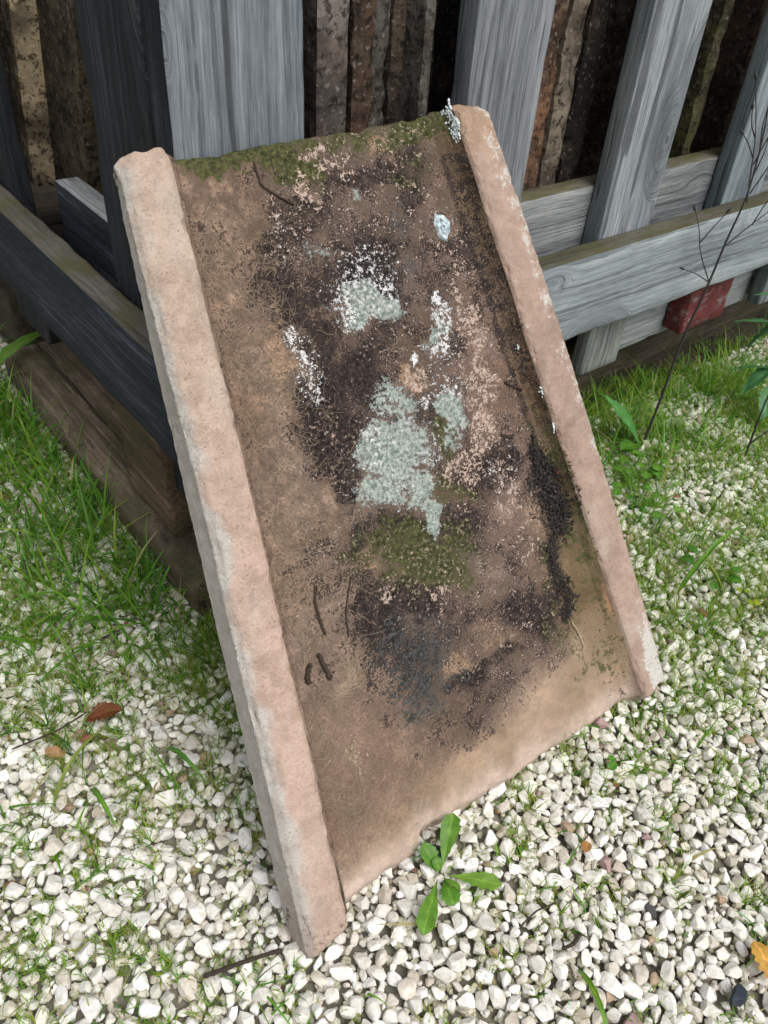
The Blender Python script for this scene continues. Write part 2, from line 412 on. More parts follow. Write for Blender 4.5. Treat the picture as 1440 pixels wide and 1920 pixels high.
PATCHES = [
 ('D',0.2002,0.6406,30.96,-10.44,-9.16,-91.39,0.8),
 ('D',0.1709,0.5692,64.14,-8.15,-0.34,-38.43,0.7),
 ('D',0.1994,0.5828,32.83,-11.05,-4.29,-29.46,0.65),
 ('D',0.1704,0.5287,47.2,-5.95,-1.0,-24.97,0.8),
 ('D',0.1853,0.4837,29.07,-9.77,-6.82,-30.13,0.85),
 ('D',0.1734,0.4145,28.52,-9.57,-4.47,-15.71,1.0),
 ('D',0.1534,0.4298,51.32,-17.27,-5.77,-20.89,0.8),
 ('D',0.2207,0.4511,41.07,-13.73,-8.28,-33.73,0.8),
 ('D',0.1756,0.3693,42.01,-14.07,-7.08,-22.12,0.9),
 ('D',0.1667,0.2163,17.1,-5.7,-10.28,-23.04,0.8),
 ('D',0.1785,0.307,40.51,-13.54,-14.19,-38.44,0.8),
 ('D',0.2613,0.6252,33.77,-11.31,-6.64,-61.95,0.8),
 ('D',0.3084,0.6226,26.15,-8.72,-5.53,-52.42,0.9),
 ('D',0.3258,0.5989,38.18,-12.69,-4.13,-34.1,0.8),
 ('D',0.3577,0.5342,31.42,-10.38,-6.35,-38.79,0.6),
 ('D',0.3746,0.4999,45.67,-15.05,-4.37,-23.57,0.5),
 ('D',0.2092,0.5212,34.51,-11.58,-5.84,-30.28,0.7),
 ('D',0.2411,0.476,19.85,-6.63,-9.02,-40.5,0.6),
 ('D',0.2613,0.5548,18.86,-6.3,-5.56,-34.75,0.75),
 ('D',0.3217,0.317,22.15,-7.29,-9.6,-29.62,0.85),
 ('D',0.3554,0.3175,25.59,-8.39,-11.03,-34.9,0.8),
 ('D',0.3186,0.3733,34.58,-11.41,-8.67,-30.51,0.7),
 ('D',0.3318,0.4558,35.33,-11.68,-10.55,-47.35,0.7),
 ('D',0.2191,0.2974,21.48,-7.14,-17.04,-46.68,0.8),
 ('D',0.2776,0.2705,15.09,-4.98,-9.39,-25.43,0.8),
 ('D',0.3401,0.2356,20.85,-6.83,-10.65,-28.2,0.55),
 ('D',0.3884,0.2113,39.47,-12.86,-12.46,-32.63,0.6),
 ('D',0.1669,0.2538,26.49,-8.85,-13.03,-31.34,0.85),
 ('D',0.2156,0.228,16.07,-5.33,-15.16,-36.09,0.8),
 ('D',0.278,0.1843,26.59,-8.75,-18.47,-42.66,0.6),
 ('D',0.3472,0.1605,17.04,-5.57,-11.62,-27.12,0.75),
 ('D',0.1881,0.1846,18.46,-6.14,-10.38,-22.39,0.85),
 ('D',0.2946,0.1322,20.57,2.25,-11.04,-67.58,0.8),
 ('D',0.2381,0.1293,26.27,4.86,-7.26,-78.41,0.9),
 ('D',0.2822,0.4871,38.36,-12.76,-6.87,-33.07,0.5),
 ('D',0.1662,0.6311,49.09,-16.61,-10.31,-93.19,0.4),
 ('D',0.416,0.6035,54.99,2.46,1.86,-24.6,0.6),
 ('D',0.4173,0.5405,54.14,2.4,0.76,-21.15,0.4),
 ('D',0.4284,0.4455,72.93,8.64,0.24,-16.27,0.5),
 ('D',0.4402,0.3446,79.63,9.43,-0.88,-18.89,0.6),
 ('D',0.4477,0.2761,89.31,10.56,-1.81,-20.54,0.9),
 ('D',0.1865,0.1798,13.24,-4.4,-6.97,-14.89,0.7),
 ('D',0.2006,0.4267,14.72,-4.93,-3.62,-13.47,0.75),
 ('D',0.1838,0.5445,20.22,-3.35,-0.75,-13.09,0.55),
 ('D',0.2328,0.2597,6.8,-2.26,-7.08,-18.15,0.5),
 ('D',0.2537,0.532,21.16,-7.07,-4.39,-24.63,1.0),
 ('D',0.3267,0.3322,11.79,-3.88,-5.57,-17.85,0.6),
 ('D',0.3017,0.6209,9.45,-3.15,-3.76,-35.06,0.5),
 ('W',0.2508,0.5267,22.41,-7.49,-4.6,-25.21,0.7),
 ('W',0.2326,0.3668,19.51,-6.5,-6.22,-20.2,0.5),
 ('W',0.3222,0.4683,42.47,-14.06,-5.15,-23.95,0.6),
 ('W',0.3156,0.4172,41.81,-13.82,-9.49,-37.51,0.6),
 ('W',0.1641,0.4697,62.54,-5.32,-1.72,-31.3,0.62),
 ('S',0.2453,0.5069,26.97,-9.01,-8.86,-44.65,1.0),
 ('P',0.3483,0.4198,23.09,-4.24,-1.51,-9.28,0.42),
 ('P',0.2012,0.5961,25.75,-8.67,-2.5,-18.52,0.38),
 ('P',0.2747,0.5767,7.98,-2.66,-1.98,-13.92,0.36),
 ('P',0.1584,0.3699,18.74,-6.29,-3.26,-10.05,0.3),
 ('P',0.266,0.2354,8.19,-2.7,-5.84,-14.66,0.34),
 ('M',0.2352,0.267,11.29,-3.74,-9.98,-26.0,0.8),
 ('M',0.3305,0.613,25.23,-8.39,-7.58,-68.54,0.4),
 ('B',0.1979,0.1744,19.35,-2.99,-5.79,-17.25,0.85),
 ('B',0.1801,0.3117,40.52,-13.54,-17.57,-48.13,0.5),
 ('D',0.2448,0.255,8.51,-2.82,-7.8,-19.98,0.45),
 ('D',0.2533,0.5127,9.04,-5.23,-2.64,-7.51,0.3),
 ('D',0.2101,0.1913,7.96,-0.09,-2.93,-13.95,0.4),
 ('B',0.3058,0.5771,66.19,-9.71,-1.46,-49.95,1.0),
 ('B',0.3123,0.5291,87.52,32.49,19.35,-81.99,1.0),
 ('B',0.1905,0.1918,24.85,-8.26,-16.42,-35.92,0.8),
 ('B',0.1906,0.1325,33.28,2.59,-6.98,-39.85,1.0),
 ('B',0.2131,0.1386,27.33,7.3,-0.36,-69.03,0.9),
 ('B',0.1966,0.63,46.81,-15.79,-8.26,-75.88,0.8),
 ('B',0.25,0.5566,27.48,-9.19,-16.85,-105.22,0.3),
 ('B',0.407,0.6198,69.78,-23.01,-9.85,-98.24,0.6),
 ('B',0.203,0.2874,62.45,-20.8,-28.32,-75.01,0.7),
 ('B',0.1977,0.2136,60.66,-20.16,-31.66,-72.39,0.6),
 ('M',0.1354,0.6408,51.1,-22.69,-21.79,-116.44,1.0),
 ('M',0.1635,0.6451,100.18,-33.93,-16.74,-168.17,1.0),
 ('M',0.2165,0.6336,30.09,-10.13,-6.52,-62.46,1.0),
 ('M',0.2751,0.6492,49.63,-16.61,-12.01,-136.06,0.7),
 ('M',0.3563,0.6517,17.43,-2.44,1.55,-70.32,1.0),
 ('M',0.3992,0.6597,35.59,-11.76,-5.71,-77.48,1.2),
 ('M',0.1866,0.6463,31.93,-5.37,4.1,-198.62,0.7),
 ('M',0.2953,0.3664,57.27,-18.94,-12.09,-41.11,0.9),
 ('M',0.2782,0.3146,23.43,-7.75,-20.41,-60.69,0.6),
 ('M',0.236,0.2694,14.28,-4.74,-12.64,-33.12,0.75),
 ('M',0.2476,0.2428,20.12,-6.66,-23.74,-59.55,0.9),
 ('M',0.4454,0.2148,51.75,8.28,-1.3,-13.16,0.22),
 ('M',0.4597,0.1321,49.99,5.84,-3.82,-21.92,0.22),
 ('M',0.3933,0.1217,22.43,-7.28,-11.5,-26.04,0.22),
 ('M',0.423,0.0757,21.02,7.3,-1.2,-29.28,0.22),
 ('W',0.2632,0.5424,24.54,-14.16,-12.66,-38.99,0.62),
 ('W',0.2739,0.5284,53.06,-17.69,-12.12,-68.0,0.85),
 ('W',0.2231,0.5113,67.24,-0.56,1.15,-56.79,0.8),
 ('W',0.24,0.4909,32.48,-10.85,-27.01,-127.75,0.7),
 ('W',0.3207,0.4842,56.28,-18.64,-8.77,-42.99,0.85),
 ('W',0.3169,0.4565,97.25,-32.19,-11.93,-53.11,1.0),
 ('W',0.3212,0.5021,105.93,-35.11,-20.73,-108.49,1.1),
 ('W',0.1638,0.4932,136.18,-3.3,0.66,-85.96,0.9),
 ('W',0.1645,0.4743,135.26,-3.24,-0.41,-64.93,0.85),
 ('W',0.1711,0.4547,74.21,-24.94,-15.55,-61.63,0.75),
 ('W',0.3164,0.4197,71.56,-23.66,-19.65,-78.24,0.85),
 ('W',0.2895,0.4144,92.65,-30.71,-24.75,-95.16,0.9),
 ('W',0.2865,0.4515,151.94,-50.45,-37.79,-161.98,1.0),
 ('W',0.2523,0.3973,40.53,4.26,1.21,-99.2,0.45),
 ('W',0.2727,0.3598,66.95,-22.19,-14.2,-46.71,0.6),
 ('W',0.2187,0.3346,25.66,-8.54,-32.03,-95.25,0.5),
 ('W',0.2071,0.3924,81.99,-27.4,-29.1,-98.94,0.7),
 ('W',0.178,0.5748,137.12,-17.24,-0.27,-57.62,0.5),
 ('W',0.2152,0.3618,19.43,-6.48,-6.79,-21.49,0.35),
 ('W',0.352,0.3186,32.3,-10.6,-9.21,-29.15,0.3),
 ('S',0.2457,0.5044,30.74,-4.76,-4.88,-58.42,1.0),
 ('S',0.3121,0.4747,73.88,-24.48,-9.78,-46.08,0.85),
 ('S',0.3127,0.3939,76.81,-16.18,-8.15,-41.03,1.1),
 ('S',0.2498,0.4186,33.63,-11.2,-11.24,-42.46,0.72),
 ('S',0.2334,0.3691,25.97,-2.87,-5.07,-32.91,1.0),
 ('S',0.2078,0.3487,36.03,-12.02,-13.78,-41.98,1.0),
 ('S',0.2118,0.3884,53.95,-18.01,-24.29,-82.02,0.9),
 ('S',0.2502,0.3321,37.14,-12.33,-17.12,-51.86,0.75),
 ('S',0.2565,0.3068,59.71,-6.26,-10.89,-55.54,0.95),
 ('S',0.3025,0.367,71.1,-23.5,-17.95,-61.44,0.6),
 ('M',0.3702,0.2061,44.37,1.28,-4.99,-27.95,0.3),
 ('S',0.258,0.3853,37.72,-12.53,-13.76,-47.75,0.75),
 ('S',0.2672,0.6116,120.58,-40.35,-11.39,-97.44,0.7),
 ('S',0.2344,0.5449,85.28,-28.56,-9.03,-52.81,0.3),
 ('S',0.2104,0.5583,59.05,-19.84,-17.71,-108.2,0.4),
 ('P',0.2103,0.6151,57.03,-19.2,-7.84,-65.73,0.75),
 ('P',0.1723,0.5735,106.87,-24.72,-3.04,-38.06,0.65),
 ('P',0.1896,0.5617,45.57,-15.35,-9.0,-54.97,0.4),
 ('P',0.3581,0.4713,50.84,-6.91,-2.38,-23.92,0.7),
 ('P',0.355,0.4072,36.21,-7.46,-4.24,-23.11,0.75),
 ('P',0.3545,0.5244,71.5,-23.63,-5.51,-32.22,0.5),
 ('P',0.3383,0.3677,37.42,-12.32,-8.55,-30.09,0.8),
 ('P',0.3054,0.3333,27.49,-9.07,-11.43,-36.17,0.75),
 ('P',0.3521,0.2956,35.59,-11.67,-8.21,-24.71,0.6),
 ('P',0.3664,0.2437,30.68,-10.03,-7.64,-20.93,0.5),
 ('P',0.2579,0.6325,42.77,-14.33,-10.12,-99.21,0.7),
 ('P',0.2351,0.6483,59.73,-20.08,-12.82,-139.88,0.9),
 ('P',0.1793,0.254,72.22,-24.08,-27.45,-66.72,0.7),
 ('P',0.244,0.2217,59.65,-19.73,-21.65,-52.08,0.65),
 ('P',0.2845,0.4355,41.5,-13.77,-21.53,-87.71,0.8),
 ('P',0.2319,0.5548,42.65,-14.29,-11.61,-70.93,0.6),
 ('P',0.3626,0.5488,47.48,-15.69,-7.45,-48.71,0.45),
 ('P',0.2929,0.6313,19.96,-6.67,-5.34,-53.22,0.35),
 ('P',0.1245,0.4929,38.62,-13.06,-4.24,-18.41,0.25),
 ('P',0.3142,0.1566,20.79,-6.81,-18.24,-41.3,0.4),
 ('P',0.3859,0.5557,22.77,-7.51,-5.62,-38.54,0.4),
 ('O',0.3016,0.6483,35.91,-11.99,-13.31,-152.62,1.0),
 ('O',0.217,0.6188,90.97,-30.61,-9.93,-85.74,0.9),
 ('O',0.1553,0.6281,32.98,-11.17,-8.92,-78.14,0.3),
 ('O',0.1537,0.5183,86.07,-29.05,-11.22,-54.98,0.8),
 ('O',0.1447,0.4837,88.31,-11.48,-2.82,-37.29,0.9),
 ('O',0.1732,0.2819,67.65,-22.6,-28.62,-73.2,0.9),
 ('O',0.2173,0.4764,33.31,-11.15,-12.94,-57.15,0.4),
 ('O',0.2409,0.1485,32.79,-10.82,-25.26,-53.44,0.9),
 ('O',0.3083,0.1622,22.96,-7.53,-17.39,-39.56,0.6),
 ('O',0.2754,0.4377,50.61,-16.82,-21.68,-88.31,1.0),
 ('O',0.3823,0.2678,51.09,-16.68,-11.57,-33.6,0.6),
 ('O',0.3241,0.5547,57.97,-19.24,-5.1,-33.36,0.4),
 ('O',0.2411,0.476,26.7,-8.92,-11.28,-50.63,0.35),
 ('O',0.4332,0.399,42.81,2.01,-0.92,-17.58,0.3),
 ('O',0.1778,0.3585,76.3,-25.54,-16.22,-49.44,0.35),
 ('O',0.335,0.4231,69.94,-23.08,-15.22,-62.0,0.4),
 ('O',0.1393,0.3465,28.93,-9.72,-14.03,-40.25,0.25),
]
GRASS = [
 (-0.5685,1.0261,9.72,3.83,0.87,-5.65,1.0),
 (-0.3529,0.8438,8.17,2.42,0.96,-7.2,1.0),
 (-0.2775,0.7049,9.03,2.45,1.06,-8.76,0.9),
 (-0.1923,0.6005,14.3,3.22,1.14,-10.32,1.0),
 (-0.1496,0.515,21.18,4.33,1.31,-12.82,0.8),
 (-0.4345,0.686,12.25,4.83,0.8,-6.61,0.75),
 (-0.3152,0.5712,8.92,2.97,1.64,-15.08,0.6),
 (-0.3587,0.4936,14.36,5.66,1.75,-17.11,0.45),
 (-0.186,0.4276,15.26,3.9,2.74,-28.87,0.45),
 (-0.1092,0.4231,46.15,8.48,2.08,-22.22,0.6),
 (-0.2701,0.4693,8.77,2.83,2.0,-20.14,0.4),
 (-0.3202,0.3698,19.39,7.84,2.89,-31.86,0.3),
 (-0.1792,0.258,14.53,4.31,2.79,-35.08,0.35),
 (-0.2671,0.2387,27.93,11.29,2.51,-31.94,0.45),
 (-0.1003,0.2518,36.72,7.69,3.26,-41.61,0.3),
 (0.3937,1.2423,11.48,-1.89,1.37,-8.6,1.0),
 (0.5624,1.3441,4.85,-1.17,1.51,-9.1,1.0),
 (0.4778,1.1868,5.27,-1.14,1.24,-8.1,0.95),
 (0.6347,1.2452,10.3,-3.02,0.83,-5.34,1.0),
 (0.4001,1.0238,13.0,-2.48,1.1,-7.84,0.8),
 (0.5566,0.9785,12.03,-3.53,0.83,-6.17,0.7),
 (0.3795,0.8367,18.89,-3.79,0.97,-7.75,0.75),
 (0.4621,0.8362,8.22,-2.11,1.73,-13.9,0.8),
 (0.4948,0.768,11.53,-3.38,1.59,-13.48,0.75),
 (0.3995,0.7281,11.87,-2.75,1.46,-12.65,0.65),
 (0.4234,0.6352,10.18,-2.72,2.3,-21.42,0.55),
 (0.3466,0.5805,13.32,-2.88,3.56,-34.38,0.5),
 (0.2254,0.505,21.36,-2.65,3.79,-38.64,0.55),
 (0.3789,0.4688,11.73,-3.14,2.64,-28.14,0.4),
 (0.2883,0.498,14.3,-2.58,3.81,-39.32,0.45),
 (0.1798,0.4501,44.99,-3.96,2.68,-28.61,0.4),
 (0.139,0.4115,31.08,-1.62,5.47,-60.28,0.3),
 (0.3695,0.3577,32.77,-9.44,2.92,-34.67,0.35),
 (0.3437,0.3758,16.05,-4.13,5.66,-65.75,0.3),
 (0.2122,0.2848,53.13,-7.4,4.68,-59.11,0.15),
 (0.4821,1.454,15.5,-2.95,2.78,-15.77,0.9),
]
# ------------------------------------------------------------------ crate frame in the world
PSI = R(41.3)
CORNER = Vector((-0.1948, 0.6724, 0.0))
CM = Matrix.Translation(CORNER) @ Matrix.Rotation(PSI, 4, 'Z')
tRx, tRy = math.cos(PSI), math.sin(PSI)
def crate_xy(x, y):          # world -> crate plan coordinates
    dx, dy = x - CORNER.x, y - CORNER.y
    return dx * tRx + dy * tRy, -dx * tRy + dy * tRx

# ------------------------------------------------------------------ ground
gx = np.linspace(-1.6, 2.0, 120); gy = np.linspace(-.6, 3.0, 120)
gx = np.r_[-60, -12, -4, gx, 4, 12, 60]; gy = np.r_[-60, -12, -3, gy, 5, 12, 60]
X, Y = np.meshgrid(gx, gy)
V = np.c_[X.ravel(), Y.ravel(), np.zeros(X.size)]
near = (np.abs(V[:, 0]) < 3) & (np.abs(V[:, 1] - 1) < 3)
V[:, 2] = -.011 + near * (fbm(V, 9, 3, 3) - .5) * .012
nx, ny = len(gx), len(gy)
I = np.arange(nx * ny).reshape(ny, nx)
F = np.stack([I[:-1, :-1], I[:-1, 1:], I[1:, 1:], I[1:, :-1]], -1).reshape(-1, 4)
ground = link('ground', mesh_np('ground', V, F), None, M['ground'])
tag(ground, 'dark soil bed under white gravel and grass', None, None, 'structure')

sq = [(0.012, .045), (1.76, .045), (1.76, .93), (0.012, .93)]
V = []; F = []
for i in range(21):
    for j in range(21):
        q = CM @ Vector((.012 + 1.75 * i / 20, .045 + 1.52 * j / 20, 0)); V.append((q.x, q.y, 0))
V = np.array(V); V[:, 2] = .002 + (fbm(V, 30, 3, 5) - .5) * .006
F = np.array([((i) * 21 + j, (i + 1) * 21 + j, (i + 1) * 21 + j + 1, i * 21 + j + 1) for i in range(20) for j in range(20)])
ds = link('soil', mesh_np('soil', V, F), None, None); k = NT('shade_dark_soil'); g_ = k.n('ShaderNodeNewGeometry')
ds.data.materials.append(k.fin(k.mix(k.noise(g_.outputs['Position'], 60, 6, .65), (.012, .010, .007), (.06, .048, .034)), .95))  # near-black colour stands in for the deep shade under the crate
tag(ds, 'bare soil sheet underneath the crate, coloured dark for the shade there', None, None, 'structure')

def ico(sub):
    bm = bmesh.new(); bmesh.ops.create_icosphere(bm, subdivisions=sub, radius=1.0)
    V = np.array([v.co[:] for v in bm.verts]); F = np.array([[v.index for v in f.verts] for f in bm.faces]); bm.free()
    return V, F
IC1, IC2, IC3 = ico(1), ico(2), ico(3)
def stone_shape(base, seed, cuts=11):
    r = np.random.default_rng(seed); V = base[0].copy()
    for i in range(cuts):
        n = r.normal(size=3); n /= np.linalg.norm(n); d = r.uniform(.46, .80)
        h = V @ n; k = h > d
        V[k] -= np.outer(h[k] - d, n)
    V += (fbm(V + seed, 1.7, 2, seed)[:, None] - .5) * .12 * V
    return V / np.abs(V).max(0)
NVAR = 28
SH1 = [stone_shape(IC1, 100 + i) for i in range(NVAR)]
SH2 = [stone_shape(IC2, 100 + i) for i in range(NVAR)]
SH3 = SH2; IC3 = IC2

def grass_density(x, y):
    d = np.zeros_like(x)
    for cx, cy, a, b, c, e, s in GRASS:
        u = a * (x - cx) + b * (y - cy); v = c * (x - cx) + e * (y - cy)
        d = np.maximum(d, s * np.exp(-.9 * (u * u + v * v)))
    return d

camM = np.array(cam.matrix_world.inverted())
def to_px(P):
    Q = P @ camM[:3, :3].T + camM[:3, 3]
    z = -Q[:, 2]
    return 720 + 1497.3 * Q[:, 0] / z, 960 - 1497.3 * Q[:, 1] / z, z

# packed pebbles: darts thrown from the largest down
X0g, X1g, Y0g, Y1g = -1.05, 1.25, .05, 2.0
def tint_of(n, r, dirty=0.0):
    b = np.array([[.73, .715, .665], [.63, .59, .52], [.48, .43, .36], [.80, .79, .765], [.68, .665, .62], [.42, .31, .22], [.30, .12, .08], [.36, .25, .24], [.07, .07, .075]])
    pr = np.array([.31, .13, .038, .25, .26, .010, .004, .006, .001])
    c = b[r.choice(len(b), n, p=pr / pr.sum())] * r.uniform(.84, 1.08, (n, 1))
    return np.clip(c * (1 - dirty), .01, .88)
cell = .0155
grid = {}
PX, PY, PR = [], [], []
ncand = 230000
rad = np.sort(np.clip(np.random.default_rng(3).lognormal(math.log(.0045), .31, ncand), .0025, .0100))[::-1]
cxs = rng.uniform(X0g, X1g, ncand); cys = rng.uniform(Y0g, Y1g, ncand)
lx, ly = crate_xy(cxs, cys)
okm = ~((lx > .005) & (ly > .035) & (lx < 1.78) & (ly < 1.6))
vpx, vpy, _z = to_px(np.c_[cxs, cys, np.zeros(ncand)])
seen = (vpx > -260) & (vpx < 1700) & (vpy > 300) & (vpy < 2250)
for i in range(ncand):
    if not okm[i]: continue
    x, y, r_ = cxs[i], cys[i], rad[i]
    if not seen[i] and r_ < .0056: continue
    ix, iy = int(x / cell + 500), int(y / cell + 500)
    bad = False
    for a in (-1, 0, 1):
        for b in (-1, 0, 1):
            for (qx, qy, qr) in grid.get((ix + a, iy + b), ()):
                s = .74 * (r_ + qr)
                if (x - qx) ** 2 + (y - qy) ** 2 < s * s: bad = True; break
            if bad: break
        if bad: break
    if bad: continue
    grid.setdefault((ix, iy), []).append((x, y, r_))
    PX.append(x); PY.append(y); PR.append(r_)
PX, PY, PR = map(np.array, (PX, PY, PR))
NP_ = len(PX)
def stone_mats(n, r_, r):
    yaw = r.uniform(0, 2 * math.pi, n); a1 = r.normal(0, .32, n); a2 = r.normal(0, .32, n)
    cz, sz, cx, sx, cy, sy = np.cos(yaw), np.sin(yaw), np.cos(a1), np.sin(a1), np.cos(a2), np.sin(a2)
    Z = np.zeros(n); O = np.ones(n)
    Rz = np.stack([np.stack([cz, -sz, Z], -1), np.stack([sz, cz, Z], -1), np.stack([Z, Z, O], -1)], 1)
    Rx = np.stack([np.stack([O, Z, Z], -1), np.stack([Z, cx, -sx], -1), np.stack([Z, sx, cx], -1)], 1)
    Ry = np.stack([np.stack([cy, Z, sy], -1), np.stack([Z, O, Z], -1), np.stack([-sy, Z, cy], -1)], 1)
    S = np.stack([r_ * r.uniform(1.02, 1.38, n), r_ * r.uniform(.78, 1.02, n), r_ * r.uniform(.58, .86, n)], -1)
    return Rz @ Rx @ Ry, S
RM, SC = stone_mats(NP_, PR, rng)
PZ = SC[:, 2] * rng.uniform(.15, .55, NP_) - .003
TI = tint_of(NP_, rng)
dens_p = grass_density(PX, PY)
TI *= (1 - .12 * np.clip(dens_p, 0, 1))[:, None] * np.array([1, 1, 1])
TI = TI * (1 - .12 * dens_p[:, None] * np.array([0.6, 0.2, 1.4]))
sx_, sy_, sz_ = to_px(np.c_[PX, PY, PZ])
inframe = (sx_ > 20) & (sx_ < 1420) & (sy_ > 640) & (sy_ < 1900)
# the tile's outline on the picture plane hides what is behind it
poly = [(205, 290), (570, 1790), (660, 1750), (1250, 1310), (1245, 1250), (920, 185)]
def inpoly(x, y):
    c = np.zeros(len(x), bool); n = len(poly)
    for i in range(n):
        (x1, y1), (x2, y2) = poly[i], poly[(i + 1) % n]
        t = ((y1 > y) != (y2 > y)) & (x < (x2 - x1) * (y - y1) / (y2 - y1 + 1e-9) + x1)
        c ^= t
    return c
vis = inframe & ~inpoly(sx_, sy_) & (dens_p < .75)
size_px = PR / sz_ * np.where(vis, 1, 0)
big = np.argsort(-size_px)[:300]
isbig = np.zeros(NP_, bool); isbig[big] = True
# 300 single pebbles that show largest, sharing 40 meshes
pm = []
for i in range(40):
    me = mesh_np('pebble', SH3[i % NVAR] * (1 if i < NVAR else np.array([1, -1, 1])), IC3[1] if i < NVAR else IC3[1][:, ::-1], False)
    c = tint_of(1, rng)[0]
    if i == 3: c = np.array([.33, .22, .23])
    if i == 11: c = np.array([.36, .20, .11])
    pattr(me, 'tint', np.tile(c, (len(me.vertices), 1))); me.materials.append(M['pebble']); pm.append(me)
order = list(range(40)) * 8
random.shuffle(order)
for j, i in enumerate(big):
    kk = order[j]
    if kk in (3, 11) and j % 5: kk = 7
    o = link('pebble', pm[kk], ground)
    m4 = np.eye(4); m4[:3, :3] = RM[i] * SC[i][None, :]; m4[:3, 3] = (PX[i], PY[i], PZ[i])
    o.matrix_world = Matrix(m4.tolist())
def join_stones(idx, shapes, faces, RM, SC, pos, tint):
    Vs, Fs, Ts, off = [], [], [], 0
    var = rng.integers(0, NVAR, len(idx))
    for v in range(NVAR):
        k = idx[var == v]
        if not len(k): continue
        B = shapes[v]; nv = len(B)
        P = np.einsum('nij,nj,vj->nvi', RM[k], SC[k], B) + pos[k][:, None, :]
        Vs.append(P.reshape(-1, 3)); Ts.append(np.repeat(tint[k], nv, 0))
        Fs.append((faces[None] + (off + np.arange(len(k)) * nv)[:, None, None]).reshape(-1, 3)); off += len(k) * nv
    return np.concatenate(Vs), np.concatenate(Fs), np.concatenate(Ts)
POS = np.c_[PX, PY, PZ]
rest = np.where(~isbig)[0]
nearv = seen_p = (sx_ > -40) & (sx_ < 1480) & (sy_ > 400) & (sy_ < 1980) & ~inpoly(sx_, sy_)
closev = nearv & (sz_ < 1.15)
a = join_stones(rest[closev[rest]], SH2, IC2[1], RM, SC, POS, TI)
b = join_stones(rest[~closev[rest]], SH1, IC1[1], RM, SC, POS, TI)
# small dirty chips between and under them
nf = 52000
fx = rng.uniform(X0g, X1g, nf * 2); fy = rng.uniform(Y0g, Y1g, nf * 2)
fpx, fpy, _ = to_px(np.c_[fx, fy, fx * 0]); lx, ly = crate_xy(fx, fy)
kf = (fpx > -150) & (fpx < 1600) & (fpy > 500) & (fpy < 2050) & ~((lx > .005) & (ly > .03) & (lx < 1.78) & (ly < 1.6))
fx, fy = fx[kf], fy[kf]
rr = rng.uniform(.0024, .0054, len(fx))
RM2, SC2 = stone_mats(len(fx), rr, rng)
TI2 = tint_of(len(fx), rng, .15) * np.array([1, .98, .90])
gd = np.clip(grass_density(fx, fy) + .40, 0, 1)[:, None] * (fbm(np.c_[fx, fy, fx * 0], 40, 3, 41) > .46)[:, None]
TI2 = TI2 * (1 - .8 * gd) + np.array([.17, .19, .04]) * .8 * gd
c = join_stones(np.arange(len(fx)), SH1, IC1[1], RM2, SC2, np.c_[fx, fy, rng.uniform(-.009, -.0025, len(fx))], TI2)
V = np.concatenate([a[0], b[0], c[0]]); F = np.concatenate([a[1], b[1] + len(a[0]), c[1] + len(a[0]) + len(b[0])]); Tn = np.concatenate([a[2], b[2], c[2]])
me = mesh_np('gravel', V, F, False); pattr(me, 'tint', Tn)
grv = link('gravel', me, None, M['pebble'])
tag(grv, 'white limestone gravel covering the ground round the tile', None, None, 'stuff')

# ------------------------------------------------------------------ grass
def blades(x, y, z, L, wd, yaw, lean, curl, tint, nseg=4):
    n = len(x); s = np.linspace(0, 1, nseg + 1)
    ang = lean[:, None] + curl[:, None] * s[None]           # angle from vertical
    ds = (L / nseg)[:, None]
    h = np.cumsum(np.sin(ang) * ds, 1) - np.sin(ang) * ds; v = np.cumsum(np.cos(ang) * ds, 1) - np.cos(ang) * ds
    cx = x[:, None] + h * np.cos(yaw)[:, None]; cy = y[:, None] + h * np.sin(yaw)[:, None]; cz = z[:, None] + v
    wv = wd[:, None] * (1 - s[None] ** 1.8) * .5 + .00008
    px, py = -np.sin(yaw)[:, None] * wv, np.cos(yaw)[:, None] * wv
    A = np.stack([cx + px, cy + py, cz], -1); B = np.stack([cx - px, cy - py, cz], -1)
    V = np.stack([A, B], 2).reshape(-1, 3)
    base = (np.arange(n) * (nseg + 1) * 2)[:, None]
    k = np.arange(nseg)[None] * 2
    F = np.stack([base + k, base + k + 1, base + k + 3, base + k + 2], -1).reshape(-1, 4)
    T = np.repeat(tint, (nseg + 1) * 2, 0)
    return V, F, T
def clear_of_things(x, y):
    lx, ly = crate_xy(x, y)
    return ~((lx > -.04) & (ly > .0) & ~((lx > .2) & (ly < .09)))
GP = []
gcol = np.array([[.115, .30, .022], [.19, .37, .034], [.075, .215, .022], [.28, .40, .045], [.33, .35, .06], [.48, .41, .19]])
def gt(n, p): return gcol[rng.choice(6, n, p=p)] * rng.uniform(.75, 1.2, (n, 1))
# short tufts in the gaps
nt_ = 60000
tx = rng.uniform(-1.2, 1.4, nt_); ty = rng.uniform(.1, 2.1, nt_)
dn = grass_density(tx, ty)
pat = fbm(np.c_[tx, ty, tx * 0], 14, 4, 21)
acc = rng.random(nt_) < np.clip((dn * .62 + .28) * sstep(.34, .56, pat + dn * .14) * 1.15, 0, 1)
acc &= clear_of_things(tx, ty)
tx, ty, dn = tx[acc], ty[acc], dn[acc]
nb = rng.integers(5, 13, len(tx))
bx = np.repeat(tx, nb); by = np.repeat(ty, nb); bd = np.repeat(dn, nb); n = len(bx)
bx = bx + rng.normal(0, .0035, n); by = by + rng.normal(0, .0035, n)
GP.append(blades(bx, by, np.full(n, -.006), rng.uniform(.010, .024, n) * (1 + .7 * bd), rng.uniform(.0007, .0015, n), rng.uniform(0, 6.283, n), rng.uniform(.1, 1.0, n), rng.uniform(.2, 1.4, n), gt(n, [.16, .22, .08, .28, .22, .04]), 3))
